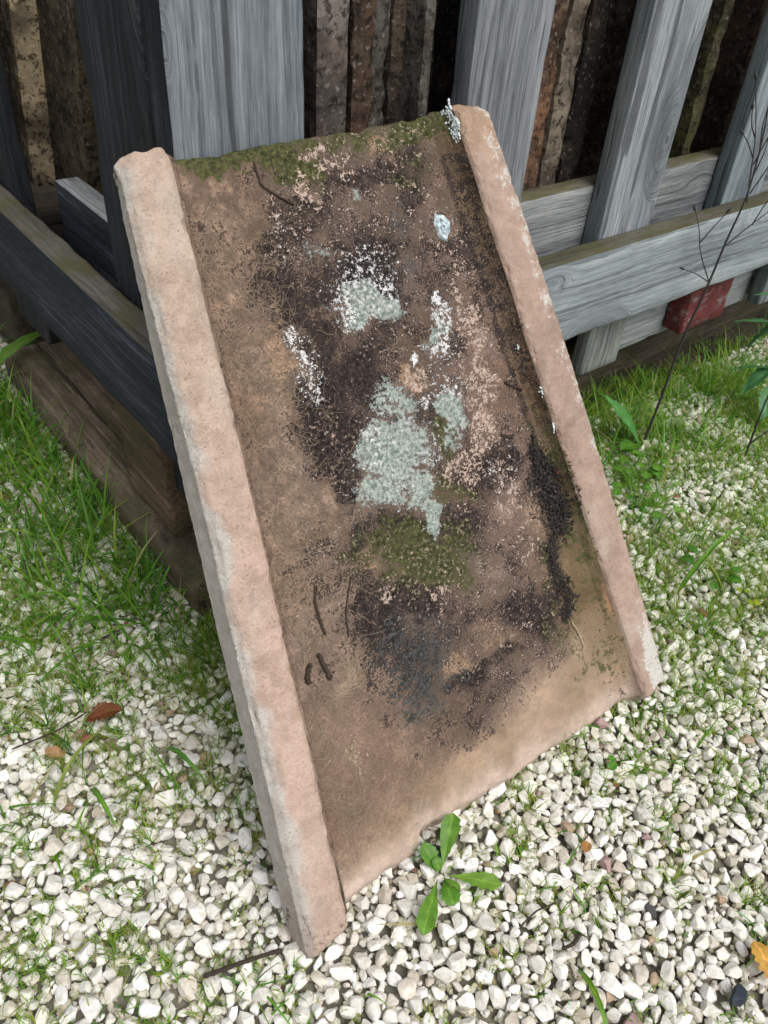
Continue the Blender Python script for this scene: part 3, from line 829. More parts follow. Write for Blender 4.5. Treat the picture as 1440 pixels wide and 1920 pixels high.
# tufts of longer blades spreading from one root, uneven over the ground
nl = 9500
tx = rng.uniform(-1.05, 1.25, nl); ty = rng.uniform(.1, 2.0, nl); dn = grass_density(tx, ty)
pat = fbm(np.c_[tx, ty, tx * 0], 9, 3, 31)
acc = (rng.random(nl) < dn ** 1.1 * .85 * sstep(.34, .56, pat + .10 * dn) + .014) & clear_of_things(tx, ty)
tx, ty, dn = tx[acc], ty[acc], dn[acc]
nb = (rng.integers(3, 9, len(tx)) * (1 + 1.6 * dn)).astype(int)
hgt = rng.uniform(.6, 1.35, len(tx)); dry = rng.random(len(tx))
bx = np.repeat(tx, nb); by = np.repeat(ty, nb); bd = np.repeat(dn, nb); bh = np.repeat(hgt, nb); n = len(bx)
left = (bx < .02) * 1.0
GP.append(blades(bx + rng.normal(0, .0035, n), by + rng.normal(0, .0035, n), np.full(n, -.006), rng.uniform(.018, .062, n) * bh * (.65 + .45 * bd + .30 * left), rng.uniform(.0011, .0023, n), rng.uniform(0, 6.283, n), rng.uniform(.1, 1.15, n), rng.uniform(.2, 1.7, n), gt(n, [.34, .22, .26, .10, .05, .03]) * (1 - .28 * np.clip(bd, 0, 1) * left)[:, None], 5))
# long blades along the base timber, and by the right side
lt = 900
yy = rng.uniform(.0, 1.0, lt); xx = -.040 - np.abs(rng.normal(0, .075, lt))
wx = CORNER.x + xx * tRx - yy * tRy; wy = CORNER.y + xx * tRy + yy * tRx
GP.append(blades(wx, wy, np.full(lt, -.006), rng.uniform(.045, .135, lt), rng.uniform(.0018, .0042, lt), rng.uniform(0, 6.283, lt), rng.uniform(.1, .9, lt), rng.uniform(.3, 1.8, lt), gt(lt, [.42, .20, .28, .06, .02, .02]), 6))
lt = 700
xx = rng.uniform(.5, 1.3, lt); yy = .04 - np.abs(rng.normal(0, .13, lt))
wx = CORNER.x + xx * tRx - yy * tRy; wy = CORNER.y + xx * tRy + yy * tRx
GP.append(blades(wx, wy, np.full(lt, -.006), rng.uniform(.035, .12, lt), rng.uniform(.0012, .0030, lt), rng.uniform(0, 6.283, lt), rng.uniform(.2, 1.2, lt), rng.uniform(.2, 1.8, lt), gt(lt, [.34, .25, .20, .10, .05, .06]), 6))
# a few stray long blades anywhere on the gravel
lt = 260
wx = rng.uniform(-.6, 1.0, lt); wy = rng.uniform(.15, 1.6, lt); k_ = clear_of_things(wx, wy); wx, wy = wx[k_], wy[k_]; lt = len(wx)
GP.append(blades(wx, wy, np.full(lt, -.004), rng.uniform(.03, .075, lt), rng.uniform(.0016, .0034, lt), rng.uniform(0, 6.283, lt), rng.uniform(.7, 1.3, lt), rng.uniform(.2, 1.0, lt), gt(lt, [.34, .28, .10, .14, .08, .06]), 5))
off = 0; Vs, Fs, Ts = [], [], []
for v_, f_, t_ in GP:
    Vs.append(v_); Fs.append(f_ + off); Ts.append(t_); off += len(v_)
me = mesh_np('grass', np.concatenate(Vs), np.concatenate(Fs)); pattr(me, 'tint', np.concatenate(Ts))
gr = link('grass', me, None, M['grass'])
tag(gr, 'fine green grass growing up through the white gravel', None, None, 'stuff')
# low moss cushions between the stones
# ------------------------------------------------------------------ planks
def plank_mesh(name, L, W, T, seed, ch=.0025, mats=(), top_faces=None, rough=1.0, nL=None, endround=.0):
    """long along X; W along Y; T along Z; worn edges, slightly wavy"""
    nL = nL or max(10, int(L / .018))
    prof = []
    def arc(cx, cy, a0, a1, r, n=3):
        for i in range(n):
            a = a0 + (a1 - a0) * i / (n - 1); prof.append((cx + r * math.cos(a), cy + r * math.sin(a)))
    hy, hz = W / 2, T / 2; r_ = min(ch, hy * .45, hz * .45)
    nw = max(2, int(W / .012)); ntk = max(1, int(T / .012))
    arc(hy - r_, hz - r_, 0, math.pi / 2, r_)
    for i in range(1, nw): prof.append((hy - r_ - (W - 2 * r_) * i / nw, hz))
    arc(-hy + r_, hz - r_, math.pi / 2, math.pi, r_)
    for i in range(1, ntk): prof.append((-hy, hz - r_ - (T - 2 * r_) * i / ntk))
    arc(-hy + r_, -hz + r_, math.pi, 1.5 * math.pi, r_)
    for i in range(1, nw): prof.append((-hy + r_ + (W - 2 * r_) * i / nw, -hz))
    arc(hy - r_, -hz + r_, 1.5 * math.pi, 2 * math.pi, r_)
    for i in range(1, ntk): prof.append((hy, -hz + r_ + (T - 2 * r_) * i / ntk))
    prof = np.array(prof); m = len(prof)
    xs = np.linspace(-L / 2, L / 2, nL + 1)
    e = .0022
    xs = np.r_[xs[0], xs[0] + e, xs[1:-1], xs[-1] - e, xs[-1]]
    P = np.zeros((len(xs), m, 3)); P[:, :, 0] = xs[:, None]; P[:, :, 1:] = prof[None]
    P[0, :, 1:] *= (1 - r_ / hy * .6, 1 - r_ / hz * .6); P[-1, :, 1:] *= (1 - r_ / hy * .6, 1 - r_ / hz * .6)
    V = P.reshape(-1, 3)
    s = V + seed * 3.1
    d = (fbm(s * np.array([3, 40, 40]), 1, 3, seed) - .5) * .0022 * rough
    nrm = np.c_[np.zeros(len(V)), V[:, 1] / hy, V[:, 2] / hz]
    edge = (np.abs(V[:, 1]) > hy - r_ * 1.01) & (np.abs(V[:, 2]) > hz - r_ * 1.01)
    d = d - edge * np.clip(fbm(s * np.array([14, 30, 30]), 1, 3, seed + 5) - .5, 0, 1) * .008 * rough
    V = V + nrm * d[:, None]
    V[:, 1] += (fbm(np.c_[V[:, 0] * 2.0 + seed, V[:, 0] * 0, V[:, 0] * 0], 1, 2, seed) - .5) * .003 * rough
    I = np.arange(len(xs) * m).reshape(len(xs), m); J = np.roll(I, -1, 1)
    F = np.stack([I[:-1], J[:-1], J[1:], I[1:]], -1).reshape(-1, 4)
    c0, c1 = len(V), len(V) + 1
    V = np.r_[V, [[-L / 2, 0, 0], [L / 2, 0, 0]]]
    E = np.concatenate([np.stack([np.full(m, c0), J[0], I[0]], -1), np.stack([np.full(m, c1), I[-1], J[-1]], -1)])
    me = mesh_np(name, V, [F, E])
    for mt in mats: me.materials.append(mt)
    if len(mats) > 1:
        fn = np.zeros(len(me.polygons) * 3, np.float32); me.polygons.foreach_get('normal', fn); fn = fn.reshape(-1, 3)
        mi = np.zeros(len(fn), np.int32)
        for idx, ax in top_faces: mi[fn @ np.array(ax) > .72] = idx
        me.polygons.foreach_set('material_index', mi)
    return me

crate = empty('tile_crate', CM)
tag(crate, 'weathered grey slatted wooden crate packed with old clay tiles', 'crate')
VERT = Matrix(((0, 1, 0), (0, 0, 1), (1, 0, 0))).to_4x4()     # local X up, Y along crate x, Z along crate y (into crate)
# columns are images of local axes
def basis(ex, ey, ez, loc):
    m = Matrix((( ex[0], ey[0], ez[0], loc[0]), (ex[1], ey[1], ez[1], loc[1]), (ex[2], ey[2], ez[2], loc[2]), (0, 0, 0, 1)))
    return m
def plank(name, lo, hi, axis, face, mat, seed, color=(1, 1, 1), parent=None, side=None, top=None, ch=.0025, rough=1.0, rot=0.0, label=None):
    """box lo..hi in crate coordinates; axis = long axis; face = crate direction that looks outwards"""
    parent = parent or crate
    lo, hi = Vector(lo), Vector(hi); c = (lo + hi) / 2; s = hi - lo
    ex = Vector([1.0 if i == axis else 0.0 for i in range(3)]); ez = Vector(face); ey = ez.cross(ex)
    L = s[axis]; W = abs(s.dot(ey)); T = abs(s.dot(ez))
    mats = [mat]; tf = []
    if side is not None:
        mats.append(side); tf += [(len(mats) - 1, (0, 1, 0)), (len(mats) - 1, (0, -1, 0))]
    if top is not None:
        up = Vector((0, 0, 1)); mats.append(top); tf.append((len(mats) - 1, (up.dot(ex), up.dot(ey), up.dot(ez))))
    me = plank_mesh(name, L, W, T, seed, ch, mats, tf, rough)
    o = link(name, me, parent)
    o.matrix_local = basis(ex, ey, ez, c) @ Matrix.Rotation(rot, 4, 'Z')
    o.color = (*color, 1)
    if label: o['label'] = label
    return o
FR, FL = (0, -1, 0), (-1, 0, 0)
TOPZ = .98
wd, wsd = M['wood'], M['wood_side']
# boards of the side that faces right
bA = plank('board', (.0, .0, .12), (.1285, .034, TOPZ), 2, FR, wd, 1, (.78, .81, .85), side=M['wood_dark'], label='wide grooved grey board at the crate corner')
bB = plank('board', (.323, .0, .13), (.430, .027, TOPZ), 2, FR, wd, 2, (.88, .88, .90), side=wsd)
bC = plank('board', (.597, .0, .262), (.710, .027, TOPZ), 2, FR, wd, 3, (1.12, 1.13, 1.15), side=wsd)
bD = plank('board', (.883, .0, .252), (.995, .027, TOPZ), 2, FR, wd, 4, (1.0, 1.06, 1.08), side=wsd)
plank('board', (1.14, .0, .13), (1.25, .027, TOPZ), 2, FR, wd, 5, side=wsd)
plank('board', (1.40, .0, .13), (1.51, .027, TOPZ), 2, FR, wd, 51, side=wsd)
plank('board', (1.63, .0, .13), (1.74, .027, TOPZ), 2, FR, wd, 52, side=wsd)
plank('short_board', (.640, .003, .134), (.728, .026, .258), 2, FR, M['wood_inner'], 6, (1.25, 1.3, 1.2))
plank('low_board', (.70, .036, .122), (1.73, .056, .235), 0, FR, M['wood_pale'], 7, (1.0, 1.0, 1.02))
rail = plank('rail', (-.002, -.036, .243), (1.75, -.001, .362), 0, FR, M['wood_pale'], 8, (.86, .90, .93), top=M['wood_moss'], ch=.004)
inner = plank('inner_rail', (.05, .029, .31), (1.73, .062, .42), 0, FR, M['wood_inner'], 9, (1.1, 1.12, 1.12), top=M['wood_moss'])
# boards of the side that faces left
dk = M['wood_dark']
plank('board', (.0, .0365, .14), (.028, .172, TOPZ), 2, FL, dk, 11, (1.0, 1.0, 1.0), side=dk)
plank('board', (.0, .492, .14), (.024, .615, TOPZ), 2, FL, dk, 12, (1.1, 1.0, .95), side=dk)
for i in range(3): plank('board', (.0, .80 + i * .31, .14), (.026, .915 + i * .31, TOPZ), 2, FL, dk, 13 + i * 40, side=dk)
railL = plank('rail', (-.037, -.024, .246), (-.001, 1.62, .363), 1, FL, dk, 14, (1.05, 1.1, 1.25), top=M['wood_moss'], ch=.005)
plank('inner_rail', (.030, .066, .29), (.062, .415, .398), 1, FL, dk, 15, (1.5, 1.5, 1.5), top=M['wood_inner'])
# far sides, floor
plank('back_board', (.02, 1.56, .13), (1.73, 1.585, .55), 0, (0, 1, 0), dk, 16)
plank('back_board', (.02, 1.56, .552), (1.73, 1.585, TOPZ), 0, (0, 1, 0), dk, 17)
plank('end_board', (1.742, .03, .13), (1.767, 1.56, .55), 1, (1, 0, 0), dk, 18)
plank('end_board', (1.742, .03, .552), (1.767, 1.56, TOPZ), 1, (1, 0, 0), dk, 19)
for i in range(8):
    plank('floor_board', (.066, .066 + i * .172, .125), (1.735, .232 + i * .172, .148), 0, (0, 0, 1), M['timber'], 20 + i, (.25, .25, .25))  # boards tinted almost black so the crate interior reads as shaded
def nail(board, cx, cy, r_=.0035, name='nail', mat='nail', sx=1.0):
    """disc set into the outward face of a board, at crate-local face offsets (along, across)"""
    V = []; F = []
    for i in range(10):
        a = i * math.tau / 10; V.append((r_ * math.cos(a) * sx, r_ * math.sin(a), 0)); V.append((r_ * .7 * math.cos(a) * sx, r_ * .7 * math.sin(a), .0007))
    V.append((0, 0, .0008))
    for i in range(10):
        j = (i + 1) % 10; F.append((2 * i, 2 * j, 2 * j + 1, 2 * i + 1))
    me = mesh_np(name, np.array(V), [np.array(F), np.array([(2 * i + 1, 2 * ((i + 1) % 10) + 1, 20) for i in range(10)])])
    o = link(name, me, board, M[mat])
    T = max(v.co.z for v in board.data.vertices)
    o.location = (cx, cy, T - .0004)
    return o
def face_pt(board, crate_pt):
    q = board.matrix_local.inverted() @ Vector(crate_pt); return q.x, q.y
for b_, pts_ in ((rail, [(.655, -.036, .268), (.93, -.036, .30), (.66, -.036, .345)]), (railL, [(-.037, .175, .32), (-.037, .125, .29), (-.037, .50, .30)]), (bC, [(.65, 0, .40), (.66, 0, .55)])):
    for p_ in pts_: nail(b_, *face_pt(b_, p_))
nail(bA, *face_pt(bA, (.028, 0, .572)), .0048, 'knot_hole', 'hole', 1.2)
# flake of old red paint left on the lower rail end
V = np.array([(-.032, .008, 0), (-.012, .016, 0), (.014, .008, 0), (.032, -.004, 0), (.018, -.014, 0), (-.006, -.010, 0), (-.024, -.003, 0)])
V2 = V * (.9, .9, 1) + (0, 0, .0012)
nV = len(V); F4 = np.array([(i, (i + 1) % nV, nV + (i + 1) % nV, nV + i) for i in range(nV)])
me = mesh_np('paint_flake', np.r_[V, V2, [[0, 0, .0013]]], [F4, np.array([(nV + i, nV + (i + 1) % nV, 2 * nV) for i in range(nV)])])
o = link('paint_flake', me, railL); k = NT('old_red_paint'); me.materials.append(k.fin((.10, .014, .014), .6))
q_ = face_pt(railL, (-.037, .058, .285)); o.location = (q_[0], q_[1], max(v.co.z for v in railL.data.vertices) - .0003); o.rotation_euler = (0, 0, R(-12))

# timbers the crate stands on, the red block
def loose(name, lo, hi, axis, face, mat, seed, label, cat, color=(1, 1, 1), ch=.01, rough=3.0, group=None, extra=Matrix.Identity(4)):
    lo, hi = Vector(lo), Vector(hi); c = (lo + hi) / 2; s = hi - lo
    ex = Vector([1.0 if i == axis else 0.0 for i in range(3)]); ez = Vector(face); ey = ez.cross(ex)
    me = plank_mesh(name, s[axis], abs(s.dot(ey)), abs(s.dot(ez)), seed, ch, [mat], None, rough)
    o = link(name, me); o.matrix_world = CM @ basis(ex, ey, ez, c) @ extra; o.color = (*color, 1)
    return tag(o, label, cat, group)
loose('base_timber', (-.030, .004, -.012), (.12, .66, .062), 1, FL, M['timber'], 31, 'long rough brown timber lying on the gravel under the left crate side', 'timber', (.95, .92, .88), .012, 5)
loose('base_timber', (.01, .70, -.012), (.14, 1.55, .13), 1, FL, M['timber'], 35, 'timber behind the long rough timber, far left under the crate, coloured dark for shade', 'timber', (.4, .4, .4), .01, 3)  # dimmed colour paints in the shade of the far left gap
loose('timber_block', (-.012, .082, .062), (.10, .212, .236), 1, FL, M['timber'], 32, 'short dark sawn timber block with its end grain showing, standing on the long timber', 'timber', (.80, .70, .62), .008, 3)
loose('base_timber', (.16, .10, -.012), (1.74, .23, .121), 0, FR, M['timber'], 33, 'added timber set back under the right side of the crate, coloured dark for shade', 'timber', (.5, .5, .5), .008, 3)  # extra timber that fills the gap with painted shade
loose('painted_block', (.885, -.004, .139), (1.005, .0345, .2425), 0, FR, M['red'], 34, 'block with flaking red paint wedged under the right crate rail', 'block', (1, 1, 1), .003, 1.6)

# ------------------------------------------------------------------ old tiles packed in the crate
def edge_tile(seed, W, D, Hh, lip, lipd):
    """a roof tile on end seen from its edge: thin slab with a thicker rim; x thickness, y depth, z height"""
    r = np.random.default_rng(seed)
    pr = [(0, 0), (lip, 0), (lip, lipd), (W, lipd + .012), (W, D), (0, D)]
    pts = []
    for i in range(len(pr)):
        a, b = np.array(pr[i]), np.array(pr[(i + 1) % len(pr)])
        n = max(1, int(np.linalg.norm(b - a) / .006))
        for j in range(n): pts.append(a + (b - a) * j / n)
    pts = np.array(pts); m = len(pts); nz = int(Hh / .0075)
    zs = np.linspace(0, Hh, nz + 1)
    P = np.zeros((nz + 1, m, 3)); P[:, :, :2] = pts[None]; P[:, :, 2] = zs[:, None]
    V = P.reshape(-1, 3)
    c = np.array([W / 2, D / 2, 0])
    N1 = fbm(V + seed * 2.3, 22, 3, seed) - .5; N2 = fbm(V + seed * 5.1, 70, 4, seed + 1) - .5; N3 = fbm(V - seed * 3.3, 38, 4, seed + 2) - .5
    V[:, 0] += N1 * .0022 + N2 * .0028; V[:, 1] += N3 * .003 + N2 * .0028
    corner = (V[:, 1] < .004) & ((V[:, 0] < .004) | (V[:, 0] > lip - .004))
    V[corner, 1] += .002 + np.clip(N3[corner] - .05, 0, 1) * .03
    V[:, 2] += (fbm(V + 9.1 * seed, 30, 3, seed) - .5) * .012 * ((V[:, 2] < .01) | (V[:, 2] > Hh - .01))
    I = np.arange((nz + 1) * m).reshape(nz + 1, m); J = np.roll(I, -1, 1)
    F = np.stack([I[:-1], J[:-1], J[1:], I[1:]], -1).reshape(-1, 4)
    c0, c1 = len(V), len(V) + 1
    V = np.r_[V, [[lip * .4, lipd, 0], [lip * .4, lipd, Hh]]]
    E = np.concatenate([np.stack([np.full(m, c0), J[0], I[0]], -1), np.stack([np.full(m, c1), I[-1], J[-1]], -1)])
    return mesh_np('stacked_tile', V, [F, E], False)
GRP = 'old clay tiles stacked on end in the crate'
def stack_tile(x, y, z, W, D, Hh, lip, col, label, seed, lean=0.0, left=False, yaw=0.0, tip=0.0):
    me = edge_tile(seed, W, D, Hh, lip, .03)
    o = link('stacked_tile', me, None, M['oldtile'])
    base = CM @ Matrix.Translation((x, y, z))
    if left: base = base @ Matrix.Rotation(R(90), 4, 'Z') @ Matrix.Scale(-1, 4, (0, 1, 0)) if False else base @ Matrix.Rotation(R(-90), 4, 'Z')
    o.matrix_world = base @ Matrix.Rotation(R(yaw), 4, 'Z') @ Matrix.Rotation(R(lean), 4, 'Y') @ Matrix.Rotation(R(tip), 4, 'X')
    o.color = (*col, 1)
    return tag(o, label, 'tile', GRP)
H0 = .148
T_ = [
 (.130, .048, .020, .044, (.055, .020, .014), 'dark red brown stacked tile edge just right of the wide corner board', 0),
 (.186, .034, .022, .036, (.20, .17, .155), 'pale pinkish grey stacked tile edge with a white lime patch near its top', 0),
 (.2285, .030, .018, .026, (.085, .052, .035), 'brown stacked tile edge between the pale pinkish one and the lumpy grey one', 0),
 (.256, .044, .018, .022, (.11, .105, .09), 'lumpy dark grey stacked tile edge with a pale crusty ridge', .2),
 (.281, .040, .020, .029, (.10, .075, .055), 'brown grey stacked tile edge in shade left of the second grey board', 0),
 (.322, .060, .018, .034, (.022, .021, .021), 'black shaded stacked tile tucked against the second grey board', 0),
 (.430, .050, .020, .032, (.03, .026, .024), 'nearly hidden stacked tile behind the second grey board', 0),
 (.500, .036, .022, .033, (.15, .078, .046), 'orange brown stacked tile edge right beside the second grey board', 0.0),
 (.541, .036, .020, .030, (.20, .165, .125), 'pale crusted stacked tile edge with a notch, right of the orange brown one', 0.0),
 (.582, .040, .018, .036, (.014, .013, .012), 'black stacked tile standing left of the third grey board', 0),
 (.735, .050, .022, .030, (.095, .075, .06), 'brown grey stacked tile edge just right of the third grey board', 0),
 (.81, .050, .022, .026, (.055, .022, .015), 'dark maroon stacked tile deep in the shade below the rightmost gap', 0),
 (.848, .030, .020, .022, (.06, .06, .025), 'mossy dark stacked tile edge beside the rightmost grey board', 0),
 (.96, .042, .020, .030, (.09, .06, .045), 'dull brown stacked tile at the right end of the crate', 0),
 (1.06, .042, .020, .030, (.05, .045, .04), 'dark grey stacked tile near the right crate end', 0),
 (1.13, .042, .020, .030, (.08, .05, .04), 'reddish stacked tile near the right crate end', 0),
]
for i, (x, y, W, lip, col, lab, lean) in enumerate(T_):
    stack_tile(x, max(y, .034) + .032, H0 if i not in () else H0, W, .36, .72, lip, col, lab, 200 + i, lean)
plank('ledge_board', (.10, .36, .315), (.60, .92, .338), 1, (0, 0, 1), dk, 40)
# tiles seen through the gap on the left: one faces out with its rim on the left, one leans behind it
def face_tile(seed, W, Hh, rim=False):
    pr = [(0, -.004), (0, -.032), (.036, -.034), (.040, -.0041)] if rim else [(0, -.004), (W, -.004), (W, .018), (0, .018)]
    pts = []
    for i in range(len(pr)):
        a, b = np.array(pr[i]), np.array(pr[(i + 1) % len(pr)]); n = max(1, int(np.linalg.norm(b - a) / .006))
        for j in range(n): pts.append(a + (b - a) * j / n)
    pts = np.array(pts); m = len(pts); nz = int(Hh / .008); zs = np.linspace(0, Hh, nz + 1)
    P = np.zeros((nz + 1, m, 3)); P[:, :, 0] = -pts[None, :, 0]; P[:, :, 1] = pts[None, :, 1]; P[:, :, 2] = zs[:, None]
    V = P.reshape(-1, 3); N1 = fbm(V + seed, 25, 4, seed) - .5; N2 = fbm(V - seed, 60, 4, seed + 4) - .5
    V[:, 0] += N2 * .005; V[:, 1] += (N1 * .004 + N2 * .004) * (V[:, 1] < -.005)
    V[:, 2] += (fbm(V + 9.1 * seed, 40, 3, seed) - .5) * .02 * (V[:, 2] < .01)
    I = np.arange((nz + 1) * m).reshape(nz + 1, m); J = np.roll(I, -1, 1)
    F = np.stack([J[:-1], I[:-1], I[1:], J[1:]], -1).reshape(-1, 4); c0 = len(V)
    V = np.r_[V, [[-.02, pts[:, 1].mean(), 0], [-.02, pts[:, 1].mean(), Hh]]]
    E = np.concatenate([np.stack([np.full(m, c0), I[0], J[0]], -1), np.stack([np.full(m, c0 + 1), J[-1], I[-1]], -1)])
    return mesh_np('stacked_tile', V, [F, E], False)
def left_tile(y, z, x, W, Hh, lean, col, label, seed, yaw=0):
    o = link('stacked_tile', face_tile(seed, W, Hh), None, M['oldtile'])
    # local -x runs towards crate -y, local -y looks out of the left side (crate -x)
    o.matrix_world = CM @ Matrix.Translation((x, y, z)) @ Matrix.Rotation(R(lean), 4, 'X') @ basis((0, 1, 0), (1, 0, 0), (0, 0, 1), (0, 0, 0)) @ Matrix.Rotation(R(yaw), 4, 'Z')
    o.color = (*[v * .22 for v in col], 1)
    r_ = link('rim', face_tile(seed + 1, W, Hh, True), o, M['oldtile']); r_.color = (*[v * 1.35 for v in col], 1)  # pale rim brightened further as if lit, against a darkened face
    return tag(o, label, 'tile', GRP)
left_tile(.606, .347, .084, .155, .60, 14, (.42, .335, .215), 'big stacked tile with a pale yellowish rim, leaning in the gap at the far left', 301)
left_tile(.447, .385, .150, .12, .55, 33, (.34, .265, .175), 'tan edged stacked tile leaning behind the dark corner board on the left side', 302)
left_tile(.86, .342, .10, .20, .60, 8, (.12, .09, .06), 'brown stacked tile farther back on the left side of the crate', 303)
stack_tile(.295, .040, .148, .016, .36, .70, .012, (.12, .115, .10), 'thin pale ridged stacked tile edge between two dark ones', 340)

# ------------------------------------------------------------------ the big leaning tile
O_ = (-0.05333813, 0.30322074, 0.0)
TU, TV, TN = (0.76224469, 0.64673821, -0.02669701), (-0.34480028, 0.44059548, 0.82884763), (0.54781001, -0.62257956, 0.55883708)
TM = basis(TU, TV, TN, O_)
tile = empty('roof_tile', TM)
tag(tile, 'large old clay roof tile with raised side rims, stained with lichen, leaning on the crate corner', 'roof tile')
TH, TS, LEN = .0412, .0190, .6558
def crv(pts):
    p = np.array(sorted(pts, key=lambda a: a[1])) / 1000.0
    return lambda v: np.interp(v, p[:, 1], p[:, 0])
def lin2(pts, extrap=True):
    f = crv(pts); p = np.array(pts) / 1000.0; k = np.polyfit(p[:, 1], p[:, 0], 2)
    return lambda v: .65 * np.polyval(k, v) + .35 * f(v)
c_l0 = lin2([(61, 657), (58, 634), (56, 602), (54, 585), (46, 525), (44, 497), (40, 453), (35, 398), (31, 353), (25, 293), (21, 238), (17, 187), (10, 127), (7, 97), (1, 42), (-2, 6)])
c_lo = lin2([(58, 650), (52, 604), (48, 565), (44, 499), (43, 441), (40, 389), (36, 346), (29, 305), (23, 246), (20, 194), (14, 120), (9, 73), (5, 39)])
c_li = lin2([(94, 651), (93, 631), (91, 605), (88, 551), (84, 496), (82, 453), (79, 410), (73, 352), (67, 297), (62, 241), (59, 198), (56, 162), (50, 105), (46, 57), (44, 22), (41, -3)])
c_ri = lin2([(388, 664), (390, 625), (394, 580), (400, 529), (404, 494), (409, 436), (418, 372), (425, 318), (431, 263), (437, 221), (442, 176), (449, 124), (454, 77), (459, 32), (462, 3)])
c_ro = lin2([(426, 664), (430, 635), (436, 601), (442, 566), (449, 515), (453, 485), (461, 428), (468, 368), (472, 319), (476, 276), (481, 222), (488, 160), (494, 104), (498, 61), (500, 13)])
bot_p = np.array([(0, -22), (20, -16), (44, -10), (62, -9), (85, -8), (100, -8), (119, -10), (138, -9), (145, 3), (152, 5), (165, 5), (174, 1), (204, 0), (238, -2), (268, -4), (280, -5), (336, -3), (380, -5), (420, -3), (446, 0), (470, 2), (505, 6)]) / 1000
top_p = np.array([(50, 650), (70, 656), (100, 655), (107, 652), (139, 651), (179, 655), (224, 657), (278, 658), (345, 663), (377, 667), (400, 668), (440, 664)]) / 1000
PA = {}
for row in PATCHES: PA.setdefault(row[0], []).append(row[1:])
def mask(kind, u, v):
    d = np.zeros_like(u)
    for (cx, cy, a, b, c, e, s) in PA.get(kind, ()):
        x = a * (u - cx) + b * (v - cy); y = c * (u - cx) + e * (v - cy)
        r = np.sqrt(x * x + y * y)
        d = np.maximum(d, s * (1 - sstep(.42, 1.38, r)))
    return d
def prof_pts(ctrl, counts):
    """ctrl: list of (u(v) array, n array) control curves -> resampled columns"""
    cols = []
    for i in range(len(ctrl) - 1):
        (ua, na), (ub, nb) = ctrl[i], ctrl[i + 1]
        for j in range(counts[i]):
            t = j / counts[i]; cols.append((ua + (ub - ua) * t, na + (nb - na) * t))
    cols.append(ctrl[-1])
    return cols
NV = 366
kv = np.linspace(0, 1, NV)
v0 = -.008 + kv * (.658 + .008)
one = np.ones(NV)
wobL = (fbm(np.c_[v0 * 1, v0 * 0, v0 * 0], 30, 3, 50) - .5) * .002
wobR = (fbm(np.c_[v0 * 1, v0 * 0 + 5, v0 * 0], 34, 4, 51) - .5) * .0025
l0, lo, li, ri, ro = c_l0(v0), c_lo(v0), c_li(v0) + wobL, c_ri(v0) + wobR, c_ro(v0)
sA, sB = li + .010, ri - .017 - .022 * (1 - sstep(.06, .32, v0))
def grid_part(name, cols, closed_ctrl, mat, kind):
    U_ = np.stack([c[0] for c in cols], 1); N_ = np.stack([c[1] for c in cols], 1)    # NV x m
    m = U_.shape[1]; Vv_ = np.repeat(v0[:, None], m, 1)
    vb = np.interp(U_, bot_p[:, 0], bot_p[:, 1]); vt = np.interp(U_, top_p[:, 0], top_p[:, 1])
    rag = (fbm(np.c_[U_[0], U_[0] * 0, U_[0] * 0], 45, 4, 60) - .5) * .010
    vb = vb + rag[None]; vt = vt + (fbm(np.c_[U_[0], U_[0] * 0 + 3, U_[0] * 0], 55, 4, 61) - .5)[None] * .006
    Vv_ = vb + (vt - vb) * kv[:, None]
    return U_, Vv_, N_
def finish(name, U_, V_, N_, D_, mat, attrs, back):
    """front grid + flat back + ends; D_ is a displacement along the section normal"""
    nv, m = U_.shape
    du = np.gradient(U_, axis=1); dn = np.gradient(N_, axis=1); ln = np.sqrt(du * du + dn * dn) + 1e-9
    U2 = U_ - dn / ln * D_; N2 = N_ + du / ln * D_
    Vf = np.stack([U2, V_, N2], -1).reshape(-1, 3)
    I = np.arange(nv * m).reshape(nv, m)
    F = np.stack([I[:-1, :-1], I[:-1, 1:], I[1:, 1:], I[1:, :-1]], -1).reshape(-1, 4)
    # back: two columns per row
    b0 = len(Vf)
    Bk = np.concatenate([np.stack([U2[:, 0], V_[:, 0], back * np.ones(nv)], -1), np.stack([U2[:, -1], V_[:, -1], back * np.ones(nv)], -1)])
    a, b = b0 + np.arange(nv), b0 + nv + np.arange(nv)
    G = np.concatenate([np.stack([a[:-1], a[1:], b[1:], b[:-1]], -1), np.stack([a[:-1], I[:-1, 0], I[1:, 0], a[1:]], -1), np.stack([I[:-1, -1], b[:-1], b[1:], I[1:, -1]], -1)])
    # end caps: own vertices dropped to the back plane
    e0 = b0 + 2 * nv
    ub, ut = np.clip(U2[0], U2[0, 0], U2[0, -1]), np.clip(U2[-1], U2[-1, 0], U2[-1, -1])
    Eb = np.stack([ub, V_[0] + .003, back * np.ones(m)], -1); Et = np.stack([ut, V_[-1] - .003, back * np.ones(m)], -1)
    fb, ft = e0 + np.arange(m), e0 + m + np.arange(m)
    C = np.concatenate([np.stack([fb[:-1], fb[1:], I[0, 1:], I[0, :-1]], -1), np.stack([I[-1, :-1], I[-1, 1:], ft[1:], ft[:-1]], -1)])
    V = np.concatenate([Vf, Bk, Eb, Et])
    me = mesh_np(name, V, np.concatenate([F, G, C]))
    for k_, A in attrs.items():
        A = A.reshape(nv * m, -1)
        full = np.concatenate([A, A[I[:, 0]], A[I[:, -1]], A[I[0]], A[I[-1]]])
        pattr(me, k_, full)
    return link(name, me, tile, mat)

